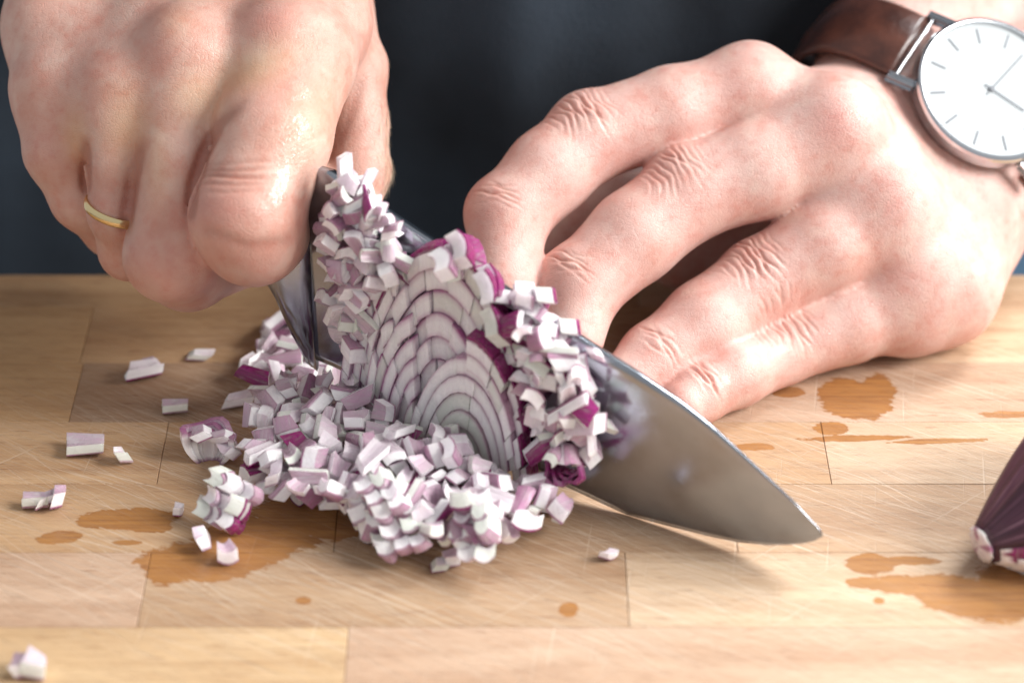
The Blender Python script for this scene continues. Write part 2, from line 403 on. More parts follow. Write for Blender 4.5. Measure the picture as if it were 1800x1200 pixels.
def subdiv(v, q, levels=1):
    me = bpy.data.meshes.new('tmp'); me.from_pydata(v.tolist(), [], q.tolist()); me.update()
    o = bpy.data.objects.new('tmp', me); col.objects.link(o)
    m = o.modifiers.new('s', 'SUBSURF'); m.levels = levels; m.render_levels = levels
    dg = bpy.context.evaluated_depsgraph_get(); me2 = bpy.data.meshes.new_from_object(o.evaluated_get(dg))
    v2 = np.empty(len(me2.vertices) * 3); me2.vertices.foreach_get('co', v2)
    q2 = np.empty(len(me2.loops), int); me2.loops.foreach_get('vertex_index', q2)
    bpy.data.objects.remove(o); bpy.data.meshes.remove(me); bpy.data.meshes.remove(me2)
    return v2.reshape(-1, 3), q2.reshape(-1, 4)
def sstep(x, a, b):
    t = np.clip((x - a) / (b - a), 0, 1); return t * t * (3 - 2 * t)
def vnoise(p, f, seed=0):
    """cheap smooth pseudo-noise from summed sines"""
    r = np.random.RandomState(seed); o = np.zeros(len(p))
    for i in range(6):
        d = r.normal(size=3); d /= np.linalg.norm(d)
        o += np.sin(p @ d * f * r.uniform(0.6, 1.6) + r.uniform(0, 6.28))
    return o / 6
def knuckle(v, nrm, a, j, b, dors=None, lines=((-.36, .6), (-.22, .9), (-.1, 1.1), (.03, 1.15), (.16, 1.05), (.3, .8), (.46, .5)), amp=0.050, sig=0.034, vw=0.62, bow=0.35, seed=0, rad=1.0):
    """transverse skin folds across the back of joint j between bones a-j and j-b"""
    ax = unit(b - a)
    dn = unit(unit(j - a) + unit(j - b)) if dors is None else unit(dors)
    dn = unit(dn - ax * (dn @ ax)); lat = np.cross(ax, dn)
    p = v - j
    u, t, w_ = p @ ax, p @ lat, p @ dn
    mask = (np.abs(u) < 1.3) & (np.abs(t) < 1.5) & (w_ > 0) & (w_ < 2.2 * rad)
    mask &= (nrm @ dn) > 0.15
    out = np.zeros(len(v)); r = np.random.RandomState(seed)
    uu, tt = u[mask], t[mask]; face = sstep((nrm[mask] @ dn), 0.25, 0.7)
    g = np.zeros(len(uu))
    for (u0, s) in lines:
        bw = bow * (u0 / 0.4); ph = r.uniform(0, 6.28); c = u0 + bw * tt * tt + 0.035 * np.sin(tt * 5 + ph) + 0.02 * np.sin(tt * 11 + ph * 2) + r.uniform(-.05, .05) * tt
        tc = r.uniform(-.12, .12)
        g -= amp * s * np.exp(-((uu - c) / sig) ** 2) * np.exp(-((tt - tc) / (vw * s ** .5)) ** 4)
        g += amp * s * 0.35 * np.exp(-((uu - c - 0.07) / (sig * 1.6)) ** 2) * np.exp(-((tt - tc) / (vw * s ** .5)) ** 4)
    irr = .72 + .75 * vnoise(v[mask], 4.5, seed + 40)
    out[mask] = g * face * np.clip(irr, .15, 1.3)
    red = np.exp(-(np.sum(p * p, axis=1)) / (0.95 * rad) ** 2) * (w_ > -0.3)
    return out, red
def skin_material(name, base, red, yellow, freq=1.0, spec=0.5, rough=0.38):
    k = N(name); ct = k.n('ShaderNodeTexCoord')
    pc = k.mapping(ct.outputs['Object'], scale=(100, 100, 100))
    at = k.n('ShaderNodeAttribute', attribute_name='tint'); sp = k.n('ShaderNodeSeparateColor', {0: at.outputs['Color']})
    n1 = k.noise(pc, 0.9, 4, 0.6); n2 = k.noise(pc, 3.6, 4, 0.65)
    c = k.mix(k.rng(n1.outputs[0], 0.35, 0.68), base, k.mix(1.0, base, (0.93, 0.76, 0.72, 1), 'MULTIPLY'))
    c = k.mix(k.rng(n2.outputs[0], 0.48, 0.72, 0, 0.8), c, k.mix(1.0, c, (0.95, 0.80, 0.78, 1), 'MULTIPLY'))
    n5 = k.noise(pc, 1.7, 2, 0.5)
    c = k.mix(k.rng(n5.outputs[0], 0.52, 0.70, 0, 0.35), c, (0.80, 0.62, 0.52, 1))
    c = k.mix(sp.outputs[0], c, red)
    c = k.mix(sp.outputs[1], c, yellow)
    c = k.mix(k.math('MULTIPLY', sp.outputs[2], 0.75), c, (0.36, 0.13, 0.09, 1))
    vo = k.n('ShaderNodeTexVoronoi', {'Vector': pc, 'Scale': 9.0 * freq}, feature='DISTANCE_TO_EDGE')
    vo2 = k.n('ShaderNodeTexVoronoi', {'Vector': k.mapping(pc, rot=(0.3, 0.5, 0.7), scale=(1, 1.6, 1)), 'Scale': 17.0 * freq}, feature='DISTANCE_TO_EDGE')
    n3 = k.noise(pc, 30, 3, 0.6)
    h = k.math('ADD', k.rng(vo.outputs[0], 0, 0.10), k.math('MULTIPLY', k.rng(vo2.outputs[0], 0, 0.12), 0.7))
    h = k.math('ADD', h, k.math('MULTIPLY', n3.outputs[0], 0.6))
    wet = k.rng(n2.outputs[0], 0.45, 0.65)
    b = k.b
    b.subsurface_method = 'RANDOM_WALK' if False else 'BURLEY'
    b.inputs['Subsurface Weight'].default_value = 0.28
    b.inputs['Subsurface Radius'].default_value = (1.0, 0.32, 0.18); b.inputs['Subsurface Scale'].default_value = 0.0022
    dew = k.math('SUBTRACT', 1.0, at.outputs['Alpha'])
    drops = k.noise(pc, 11, 3, 0.6)
    dr2 = k.noise(pc, 26, 2, 0.6)
    dw = k.math('MULTIPLY', k.math('MULTIPLY', dew, k.rng(drops.outputs[0], .38, .50), clamp=True), k.rng(dr2.outputs[0], .40, .55, .25, .9))
    h = k.math('ADD', h, k.math('MULTIPLY', k.math('MULTIPLY', drops.outputs[0], dew), 5.0))
    k.put(k.b.inputs['Coat Weight'], dw); k.b.inputs['Coat Roughness'].default_value = 0.07
    rg = k.math('SUBTRACT', rough + 0.06, k.math('MULTIPLY', wet, 0.10))
    return k.set(Base_Color=c, Roughness=k.math('SUBTRACT', rg, k.math('MULTIPLY', dw, .26)), Specular_IOR_Level=k.math('ADD', spec, k.math('MULTIPLY', dw, .35)), Normal=k.bump(h, 0.27, 0.00038))
def finish(name, v, q, tint, mat, label, dew):
    me = meshdata(name, v - np.array(person.location) / S, q, mat, True)
    a = me.color_attributes.new('tint', 'FLOAT_COLOR', 'POINT')
    c = np.ones((len(v), 4)); c[:, :3] = np.clip(tint, 0, 1); c[:, 3] = 1 - np.clip(dew, 0, 1); a.data.foreach_set('color', c.ravel())
    o = link(name, me, person); o['label'] = label
    return o
def dew_at(spots):
    dw = np.zeros(len(v))
    for (x, y, sx, sy, am) in spots:
        r0 = v - CAM; dz = r0 @ FWD; px = 900 + F * (r0 @ RIGHT) / dz; py = 600 - F * (r0 @ UP) / dz
        dw = np.maximum(dw, am * np.exp(-((px - x) / sx) ** 2 - ((py - y) / sy) ** 2) * (nr @ FWD < 0))
    return dw
def orient(v, q):
    c = v[q].mean(axis=1); fn = np.cross(v[q[:, 2]] - v[q[:, 0]], v[q[:, 3]] - v[q[:, 1]])
    vol = np.sum(c * fn)
    return q if vol > 0 else q[:, ::-1].copy()

# ---------------- the hand with the watch (guides the onion)
li = [J(1318, 158, 67.6, 73), J(1180, 196, 67.3, 78), J(1040, 240, 67.0, 77), J(965, 303, 66.6, 76), J(893, 378, 66.2, 72), J(886, 495, 65.6, 60)]
lm = [J(1462, 240, 67.2, 90), J(1330, 298, 66.9, 87), J(1212, 340, 66.7, 82), J(1115, 416, 66.3, 81), J(1021, 502, 65.9, 73), J(1008, 590, 65.4, 56)]
lr = [J(1560, 372, 67.4, 90), J(1450, 432, 67.1, 86), J(1338, 497, 66.9, 76), J(1240, 568, 66.4, 75), J(1155, 632, 66.0, 66), J(1085, 690, 65.4, 54)]
ll = [J(1605, 498, 67.8, 88), J(1490, 560, 67.5, 78), J(1372, 612, 67.0, 64), J(1295, 655, 66.1, 59), J(1228, 692, 65.55, 52), J(1200, 712, 65.2, 46)]
lt = [J(1420, 330, 71.0, 120), J(1230, 290, 70.5, 75), J(1100, 335, 69.6, 58), J(960, 490, 68.6, 52), J(905, 580, 68.0, 44)]
th = math.radians(25)
WA = math.cos(th) * (0.58 * RIGHT + 0.815 * UP) + math.sin(th) * FWD      # forearm axis
WN = -math.cos(th) * FWD + math.sin(th) * (0.58 * RIGHT + 0.815 * UP)      # out of the dial
WE = unit(np.cross(WA, WN))                                               # across the wrist (image: down-right)
DIAL = P(1743, 157, 68.0)
WC = DIAL - WN * 2.62 - WE * 0.55
def lw(a, e, n): return WC + WA * a + WE * e + WN * n
arm1 = [(lw(-2.4, -1.45, 0.0), 1.62), (lw(0.5, -1.5, 0.05), 1.72), (lw(9, -1.9, 0), 2.3), (lw(20, -2.2, 0), 3.0)]
arm2 = [(lw(-2.4, 1.45, 0.0), 1.62), (lw(0.5, 1.5, 0.05), 1.72), (lw(9, 1.9, 0), 2.3), (lw(20, 2.2, 0), 3.0)]
def left_field(X):
    fi, fm, fr, fl = chainf(X, li, .22), chainf(X, lm, .22), chainf(X, lr, .22), chainf(X, ll, .2)
    ft = chainf(X, lt, .3)
    # fleshy pads on the inner side of the bent joints + bony knuckles outside
    def knob(f, chn, i, off, r, k=.28):
        a, j, b = chn[i - 2][0], chn[i][0], chn[min(i + 2, len(chn) - 1)][0]
        dn = unit(unit(j - a) + unit(j - b))
        return smin(f, ball(X, j + dn * off, r), k)
    fi = knob(fi, li, 2, .22, .85); fi = knob(fi, li, 4, .16, .80)
    fm = knob(fm, lm, 2, .22, .92); fm = knob(fm, lm, 4, .14, .84)
    fr = knob(fr, lr, 2, .20, .86); fr = knob(fr, lr, 4, .12, .76)
    fl = knob(fl, ll, 2, .20, .72)
    fing = smin(smin(fi, fm, .13), smin(fr, fl, .15), .13)
    fing = smin(fing, ft, .13)
    # back of the hand
    wi, wm, wr, wl = lw(-2.2, -1.5, .15), lw(-2.2, -.5, .30), lw(-2.2, .6, .30), lw(-2.2, 1.5, .05)
    p = rcone(X, li[0][0] - WN * .1, wi, 1.0, 1.5)
    for (a, b, ra, rb) in [(lm[0][0], wm, 1.18, 1.55), (lr[0][0], wr, 1.15, 1.55), (ll[0][0], wl, 1.15, 1.6)]:
        p = smin(p, rcone(X, a, b, ra, rb), .95)
    for (a, b, ra, rb) in [((li[0][0] + lm[0][0]) / 2, (wi + wm) / 2, 1.06, 1.5), ((lm[0][0] + lr[0][0]) / 2, (wm + wr) / 2, 1.14, 1.5), ((lr[0][0] + ll[0][0]) / 2, (wr + wl) / 2, 1.12, 1.5)]:
        p = smin(p, rcone(X, a * .82 + b * .18, b, ra, rb), .6)
    p = smin(p, rcone(X, P(1640, 500, 68.3), P(1705, 385, 69.8), 1.50, 1.45), .6)      # edge of the hand on the board
    p = smin(p, rcone(X, P(1590, 545, 67.9), P(1640, 500, 68.3), 1.12, 1.50), .6)
    p = smin(p, rcone(X, P(1450, 330, 70.6), P(1600, 300, 70.6), 1.3, 1.8), .6)      # ball of the thumb behind
    p = smin(p, rcone(X, P(1440, 400, 70.6), P(1190, 455, 70.2), .95, .75), .5)
    # webs and proud knuckles
    p = smin(p, ball(X, li[0][0] + .10 * WN, .92), .7)
    p = smin(p, ball(X, P(1470, 215, 67.0), 1.06), .6)
    p = smin(p, ball(X, P(1565, 350, 67.15), 1.04), .6)
    p = smin(p, ball(X, P(1590, 470, 67.5), 1.0), .6)
    for ch in (arm1, arm2): p = smin(p, chainf(X, ch, .4), 1.0)
    p = smin(p, rcone(X, arm1[1][0], arm2[1][0], 1.7, 1.7), .4); p = smin(p, rcone(X, arm1[2][0], arm2[2][0], 2.2, 2.2), .8)
    # webs between the fingers
    web = smin(rcone(X, P(1372, 190, 67.6), P(1440, 240, 67.2), .85, .95), rcone(X, P(1440, 290, 67.2), P(1530, 370, 67.3), .92, .95), .3)
    web = smin(web, rcone(X, lr[0][0], ll[0][0], 1.0, .95), .3)
    p = smin(p, web, .4)
    f = smin(p, fing, .42)
    return f
H1 = 0.078
lo = np.array([-1.5, -9, -0.3]); hi = np.array([21, 12.5, 15.5])
v, q = grow(left_field, lo, hi, H1 * QUAL); print('left', len(v))
v, q = subdiv(v, q, 1); q = orient(v, q)
nr = vnormals(v, q)
# keep off the board
disp = np.zeros(len(v)); red = np.zeros(len(v))
for ch, sd, sc_ in ((li, 1, 1.0), (lm, 2, 1.05), (lr, 3, 1.0), (ll, 4, .85)):
    d, r = knuckle(v, nr, ch[1][0], ch[2][0], ch[3][0], dors=.6 * unit(unit(ch[2][0] - ch[1][0]) + unit(ch[2][0] - ch[3][0])) - .85 * FWD, lines=((-.55, .35), (-.42, .6), (-.28, .8), (-.14, 1.1), (-.02, 1.25), (.12, 1.0), (.25, .8), (.40, .8), (.56, .6), (.72, .5), (.9, .35)), seed=sd, rad=sc_, vw=.6 * sc_)
    disp += d; red = np.maximum(red, r * .85)
    d, r = knuckle(v, nr, ch[3][0], ch[4][0], ch[5][0], dors=.35 * unit(unit(ch[4][0] - ch[3][0]) + unit(ch[4][0] - ch[5][0])) - .9 * FWD + .1 * UP, lines=((-.3, .4), (-.16, .8), (-.03, 1.3), (.07, .9), (.2, .5)), seed=sd + 10, amp=.055, rad=.85, vw=.5 * sc_)
    disp += d; red = np.maximum(red, r * .6)
for (c, a, rr) in ((P(1470, 215, 66), .8, 1.0), (P(1300, 130, 66), .45, 1.0), (P(1565, 350, 66), .4, .8), (P(1590, 480, 66.5), .35, .9)):
    dd_ = v - c; cam_ax = FWD; dd_ = dd_ - np.outer(dd_ @ cam_ax, cam_ax)
    red = np.maximum(red, a * np.exp(-np.sum(dd_ ** 2, axis=1) / (.6 * rr) ** 2))
# crossed fine folds on the middle-finger knuckle
disp += 0.012 * vnoise(v, 2.2, 3) * sstep(nr @ WN, -.2, .4)
v = v + nr * disp[:, None]
v[:, 2] = np.maximum(v[:, 2], 0.012)
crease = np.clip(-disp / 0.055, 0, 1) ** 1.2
fl_ = sstep(-(nr @ UP), .1, .9)
SKINL = skin_material('skin_fair', (0.73, 0.48, 0.42, 1), (0.64, 0.255, 0.215, 1), (0.62, 0.40, 0.20, 1))
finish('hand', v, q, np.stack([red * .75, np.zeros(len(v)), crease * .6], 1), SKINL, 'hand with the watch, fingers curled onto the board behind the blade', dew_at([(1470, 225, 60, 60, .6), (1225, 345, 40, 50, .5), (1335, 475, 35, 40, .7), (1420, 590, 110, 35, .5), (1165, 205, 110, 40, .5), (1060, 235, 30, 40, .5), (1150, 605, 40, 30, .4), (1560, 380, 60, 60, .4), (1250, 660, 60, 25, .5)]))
# ---------------- the hand gripping the knife
ri_ = [J(515, 105, 64.4, 110), J(478, 240, 63.0, 102), J(438, 372, 62.5, 95), J(444, 410, 62.9, 90), J(500, 400, 65.2, 74), J(545, 340, 66.4, 60)]
rm_ = [J(345, 118, 64.5, 104), J(325, 290, 63.95, 86), J(300, 448, 63.75, 81), J(330, 470, 64.9, 74), J(430, 440, 67.0, 64)]
rr_ = [J(228, 165, 64.8, 94), J(214, 290, 64.5, 62), J(207, 372, 64.5, 52), J(226, 440, 65.4, 50), J(300, 430, 68.0, 55)]
rl_ = [J(118, 165, 65.8, 100), J(112, 262, 65.6, 70), J(148, 345, 65.9, 58), J(196, 402, 66.8, 48), J(290, 400, 69.5, 50)]
rt_ = [J(540, 0, 68.0, 120), J(612, 120, 67.0, 68), J(628, 215, 66.8, 54), J(632, 300, 66.6, 53), J(625, 372, 66.4, 42)]
wr1, wr2 = P(215, -260, 71.5), P(450, -280, 71.5)
f1, f2 = P(150, -750, 84), P(480, -780, 84)
def right_field(X):
    fi, fm, fr, fl, ft = chainf(X, ri_, .3), chainf(X, rm_, .28), chainf(X, rr_, .25), chainf(X, rl_, .25), chainf(X, rt_, .25)
    fi = smin(fi, ball(X, P(412, 385, 62.45), .98), .3)
    fing = smin(smin(fi, fm, .09), smin(fr, fl, .14), .10)
    p = rcone(X, ri_[0][0], wr2, 1.42, 2.0)
    for (a, b, ra, rb) in [(rm_[0][0], (wr1 + wr2) / 2, 1.30, 2.0), (rr_[0][0], wr1 * .7 + wr2 * .3, 1.25, 1.9), (rl_[0][0], wr1, 1.28, 1.8), (P(92, 40, 66.5), wr1, 1.15, 1.8), (P(560, 40, 65.8), wr2, 1.2, 1.7)]:
        p = smin(p, rcone(X, a, b, ra, rb), 1.0)
    p = smin(p, ball(X, P(495, 70, 63.85), .92), .6)       # index knuckle
    p = smin(p, ball(X, P(325, 80, 63.95), .85), .6)
    p = smin(p, rcone(X, P(350, 150, 67.2), P(450, 250, 67.6), 1.4, 1.1), .5)   # palm closed on the handle
    for (a, b) in [((ri_[0][0] + rm_[0][0]) / 2, wr1 * .35 + wr2 * .65), ((rm_[0][0] + rr_[0][0]) / 2, wr1 * .6 + wr2 * .4), ((rr_[0][0] + rl_[0][0]) / 2, wr1)]:
        p = smin(p, rcone(X, a * .85 + b * .15, b, 1.22, 1.8), .6)
    for (a, b, ra, rb) in [(P(452, 160, 64.2), P(345, 205, 64.1), 1.08, .95), (P(345, 205, 64.1), P(215, 225, 64.6), .95, .88), (P(215, 225, 64.6), P(118, 215, 65.7), .88, .9)]:
        p = smin(p, rcone(X, a, b, ra, rb), .5)
    p = smin(p, rcone(X, rm_[0][0], rr_[0][0], 1.0, .95), .4); p = smin(p, rcone(X, rr_[0][0], rl_[0][0], .95, .95), .4)
    p = smin(p, rcone(X, wr1, f1, 1.9, 2.8), .8); p = smin(p, rcone(X, wr2, f2, 1.9, 2.8), .8)
    p = smin(p, rcone(X, wr1, wr2, 1.8, 1.8), .8); p = smin(p, rcone(X, f1, f2, 2.8, 2.8), .8)
    # the web from the thumb to the index
    p = smin(p, ft, .30)
    f = smin(p, fing, .24)
    return f
lo = np.array([-16.5, -9, -0.3]); hi = np.array([-1.0, 24, 27])
v, q = grow(right_field, lo, hi, 0.115 * QUAL); print('right', len(v))
v, q = subdiv(v, q, 1); q = orient(v, q); nr = vnormals(v, q)
disp = np.zeros(len(v)); red = np.zeros(len(v)); yel = np.zeros(len(v))
def spot(x, y, sx, sy, amp, ang=0.0):
    """skin that is redder or yellower on the front of the hand round photo pixel x, y"""
    c = P(x, y, 65.5); d = v - c; u = d @ RIGHT * 76; t = -(d @ UP) * 76
    ca, sa = math.cos(ang), math.sin(ang); u, t = u * ca + t * sa, -u * sa + t * ca
    return amp * np.exp(-(u / sx) ** 2 - (t / sy) ** 2) * ((nr @ FWD) < 0.2)
for s_ in [(490, 62, 45, 40, .9), (300, 110, 35, 60, .65), (470, 185, 80, 45, .55, -.4), (400, 385, 90, 45, .75), (430, 450, 90, 40, .5), (310, 470, 70, 70, .55), (300, 400, 45, 60, .4), (170, 200, 60, 60, .35), (90, 240, 50, 60, .4), (190, 100, 60, 80, .25), (285, 30, 40, 40, .4), (190, 320, 35, 60, .3), (120, 330, 40, 70, .3), (630, 60, 40, 60, .2)]: red = np.maximum(red, spot(*s_))
for s_ in [(450, 150, 95, 40, .55, -.45), (380, 190, 60, 50, .5), (245, 235, 45, 70, .5), (150, 245, 25, 50, .5), (560, 230, 40, 90, .3, .3), (300, 300, 25, 90, .3), (330, 60, 30, 40, .2)]: yel = np.maximum(yel, spot(*s_))
# folds above the index joint
for (y0, am) in ((288, .5), (300, .8), (312, 1.1), (325, .7), (338, .5)):
    c = P(420, y0, 62.5); d = v - c; u = d @ RIGHT; t = d @ UP
    yy = t + 0.16 * u * u * .5 - 0.05 * np.sin(u * 3 + y0)
    disp -= 0.05 * am * np.exp(-(yy / .055) ** 2) * np.exp(-(u / .75) ** 4) * ((nr @ FWD) < -.2)
disp += 0.02 * vnoise(v, 1.6, 8)
# the folds where the closed fingers press together
r0 = v - CAM; dz = r0 @ FWD; PX = np.stack([900 + F * (r0 @ RIGHT) / dz, 600 - F * (r0 @ UP) / dz], 1); fold = np.zeros(len(v))
for line, am, wd in (([(440, 168), (385, 218), (356, 272), (338, 325), (334, 372), (333, 400)], .85, 10), ([(254, 235), (234, 306), (222, 380), (219, 420)], .7, 10), ([(150, 235), (149, 300), (149, 350)], .7, 9),
                     ([(345, 388), (365, 405), (430, 432), (500, 425), (530, 395)], .22, 12), ([(590, 265), (620, 190), (645, 120)], .18, 10)):
    dist = np.full(len(v), 1e3); tt = np.zeros(len(v)); n_s = len(line) - 1
    for i, (a, b) in enumerate(zip(line[:-1], line[1:])):
        a, b = np.array(a, float), np.array(b, float); t = np.clip(((PX - a) @ (b - a)) / ((b - a) @ (b - a)), 0, 1)
        dd_ = np.linalg.norm(PX - a - t[:, None] * (b - a), axis=1); c_ = dd_ < dist; dist[c_] = dd_[c_]; tt[c_] = (i + t[c_]) / n_s
    fold = np.maximum(fold, am * np.exp(-(dist / wd) ** 2) * sstep(tt, -.05, .35) * (1 - .9 * sstep(tt, .7, 1.0)) * ((nr @ FWD) < -.1) * (dz < 68))
disp -= .13 * fold; red = np.maximum(red, fold * .8)
v = v + nr * disp[:, None]
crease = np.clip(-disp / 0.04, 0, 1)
v[:, 2] = np.maximum(v[:, 2], 0.012)
def hairs(label, regions, n, seed):
    # a few fine pale hairs on the back of the hand
    r = np.random.RandomState(seed); r0 = v - CAM; dz = r0 @ FWD; px = 900 + F * (r0 @ RIGHT) / dz; py = 600 - F * (r0 @ UP) / dz
    w_ = np.zeros(len(v))
    for (x, y, sx, sy) in regions: w_ = np.maximum(w_, np.exp(-((px - x) / sx) ** 2 - ((py - y) / sy) ** 2))
    w_ *= (nr @ FWD < -.15); w_ /= w_.sum(); V = []; Fc = []
    for i in r.choice(len(v), n, p=w_):
        d = unit(-WA * .5 + WE * r.uniform(-.1, .9) + r.normal(size=3) * .25); d = unit(d - nr[i] * (d @ nr[i]) * .8); s_ = unit(np.cross(d, nr[i])); L_ = r.uniform(.14, .34)
        b = len(V)
        for t in range(5):
            u = t / 4; c_ = v[i] + d * L_ * u + nr[i] * (.05 * math.sin(u * 2.4)); ww = .0042 * (1 - u * .8); V += [c_ - s_ * ww, c_ + s_ * ww]
        Fc += [(b + 2 * t, b + 2 * t + 1, b + 2 * t + 3, b + 2 * t + 2) for t in range(4)]
    k = N('fair_hair'); HMt = k.set(Base_Color=(0.75, 0.58, 0.42, 1), Roughness=0.35)
    o = meshobj('hair', V, Fc, HMt, person, True); o['kind'] = 'stuff'; o['label'] = label
hairs('short fair hairs on the back of the hand with the watch', [(1560, 300, 120, 120), (1480, 110, 80, 30), (1640, 430, 80, 90), (1320, 220, 60, 40), (1450, 450, 60, 40)], 320, 4)
SKINR = skin_material('skin_flushed', (0.72, 0.455, 0.375, 1), (0.62, 0.25, 0.20, 1), (0.74, 0.50, 0.22, 1), freq=.9)
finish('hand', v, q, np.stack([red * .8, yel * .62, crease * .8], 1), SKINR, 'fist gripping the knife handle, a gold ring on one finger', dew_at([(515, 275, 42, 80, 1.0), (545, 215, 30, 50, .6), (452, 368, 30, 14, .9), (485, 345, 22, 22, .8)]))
# ================================================================== gold ring
k = N('gold'); GO = k.set(Base_Color=(0.83, 0.66, 0.36, 1), Metallic=1.0, Roughness=0.22)
rx_ = unit(.30 * RIGHT + .85 * UP - .42 * FWD)
e1 = unit(np.cross(rx_, UP)); e2 = np.cross(rx_, e1)
V = []; Fc = []; n1_, n2_ = 64, 12
for i in range(n1_):
    a = 2 * math.pi * i / n1_; r0 = e1 * math.cos(a) + e2 * math.sin(a)
    for j in range(n2_):
        b = 2 * math.pi * j / n2_
        V.append(P(207, 368, 64.5) + r0 * (.735 + .055 * math.cos(b)) + rx_ * .115 * math.sin(b))
for i in range(n1_):
    for j in range(n2_): Fc.append((i * n2_ + j, i * n2_ + (j + 1) % n2_, ((i + 1) % n1_) * n2_ + (j + 1) % n2_, ((i + 1) % n1_) * n2_ + j))
tag(meshobj('ring', V, Fc, GO, None, True), 'plain gold wedding band on a finger of the gripping fist', 'ring')
# ================================================================== wrist watch
watch = empty('wrist_watch', DIAL)
tag(watch, 'wrist watch with thin white dial and brown leather strap', 'watch')
k = N('polished_steel'); PS = k.set(Base_Color=(0.60, 0.62, 0.65, 1), Metallic=1.0, Roughness=0.16)
k = N('dial_white'); DW = k.set(Base_Color=(0.46, 0.49, 0.50, 1), Roughness=0.5)
k = N('dial_marks'); DM = k.set(Base_Color=(0.16, 0.17, 0.19, 1), Metallic=0.0, Roughness=0.5)
k = N('watch_crystal'); WG = k.set(Base_Color=(1, 1, 1, 1), Roughness=0.0, Transmission_Weight=1.0, IOR=1.2)
k = N('brown_leather'); ct = k.n('ShaderNodeTexCoord'); pc = k.mapping(ct.outputs['Object'], scale=(100, 100, 100))
nl = k.noise(pc, 7, 5, 0.6); nl2 = k.noise(pc, 1.2, 3)
LE = k.set(Base_Color=k.mix(k.rng(nl2.outputs[0], .35, .65), (0.040, 0.013, 0.009, 1), (0.095, 0.030, 0.018, 1)), Roughness=0.28, Normal=k.bump(nl.outputs[0], 0.3, 0.0004), Coat_Weight=0.15)
k = N('leather_edge'); LEE = k.set(Base_Color=(0.32, 0.13, 0.075, 1), Roughness=0.5)
def wt(a, e, n): return DIAL + WA * a + WE * e + WN * n
def disc(name, prof, mat, seg=96, bevel=None):
    """lathe round the dial's axis: prof = [(radius, height)]"""
    V = []; Fc = []
    for (r, h) in prof:
        for i in range(seg):
            t = 2 * math.pi * i / seg; V.append(wt(r * math.cos(t), r * math.sin(t), h))
    for i in range(len(prof) - 1):
        for j in range(seg): Fc.append((i * seg + j, i * seg + (j + 1) % seg, (i + 1) * seg + (j + 1) % seg, (i + 1) * seg + j))
    Fc.append(tuple(range(seg))); Fc.append(tuple(reversed(range((len(prof) - 1) * seg, len(prof) * seg))))
    o = meshobj(name, V, Fc, mat, watch, False)
    b2 = bmesh.new(); b2.from_mesh(o.data); bmesh.ops.recalc_face_normals(b2, faces=b2.faces[:]); b2.to_mesh(o.data); b2.free()
    return o
R_ = 1.90
disc('case', [(R_ * .86, -.62), (R_ * .96, -.52), (R_, -.35), (R_, -.06), (R_ * .985, .04), (R_ * .95, .075), (R_ * .925, .07), (R_ * .915, -.02), (R_ * .3, -.03)], PS)
dial = disc('dial', [(R_ * .913, -.028), (R_ * .913, -.012), (R_ * .2, -.010)], DW)
def stick(name, ang, r0, r1, w_, h0, h1, mat, parent):
    d = WA * math.cos(ang) + WE * math.sin(ang); t = np.cross(WN, d)
    V = [DIAL + d * r + t * s * w_ + WN * h for h in (h0, h1) for r, s in ((r0, -1), (r1, -1), (r1, 1), (r0, 1))]
    pl = np.array(parent.location) / S + (np.array(parent.parent.location) / S if parent.parent else 0)
    o = link(name, meshdata(name, [p - pl for p in V], [(0, 3, 2, 1), (4, 5, 6, 7), (0, 1, 5, 4), (1, 2, 6, 5), (2, 3, 7, 6), (3, 0, 4, 7)], mat), parent)
    return o
for i in range(12): stick('hour_mark', math.radians(30 * i + 17), R_ * .64, R_ * .84, .022, -.009, .002, DM, dial)
stick('minute_hand', math.radians(8), -.2, 1.35, .014, .012, .022, DM, watch)
stick('hour_hand', math.radians(88), -.2, .95, .019, .024, .034, DM, watch)
disc('hub', [(.07, -.005), (.07, .045), (.03, .05)], DM, 20)
# strap: band round the wrist, 12-6 axis across the wrist
def strap(name, t0, t1, mat, w0, w1, th_=.2, seg=60):
    c = wt(0, -.55, -2.62); V = []; Fc = []
    a_, b_ = 3.52, 2.12
    for i in range(seg + 1):
        u = i / seg; t = t0 + (t1 - t0) * u; w_ = w0 + (w1 - w0) * u
        ce, cn = math.sin(t), math.cos(t)
        p = c + WE * a_ * math.copysign(abs(ce) ** .85, ce) + WN * b_ * math.copysign(abs(cn) ** .8, cn)
        nn_ = unit(WE * ce / a_ + WN * cn / b_)
        for (x, h) in ((-w_, 0), (-w_, .12), (-w_ * .88, .2), (0, .27), (w_ * .88, .2), (w_, .12), (w_, 0)):
            V.append(p + WA * x + nn_ * h * (th_ / .2))
    for i in range(seg):
        for j in range(7): Fc.append((i * 7 + j, i * 7 + (j + 1) % 7, (i + 1) * 7 + (j + 1) % 7, (i + 1) * 7 + j))
    Fc.append(tuple(range(7))); Fc.append(tuple(range(seg * 7, seg * 7 + 7)))
    o = meshobj(name, V, Fc, mat, watch, True)
    b2 = bmesh.new(); b2.from_mesh(o.data); bmesh.ops.recalc_face_normals(b2, faces=b2.faces[:]); b2.to_mesh(o.data); b2.free()
strap('strap', math.radians(-180), math.radians(-23), LE, .85, .98)
strap('strap', math.radians(39), math.radians(178), LE, .95, .80)
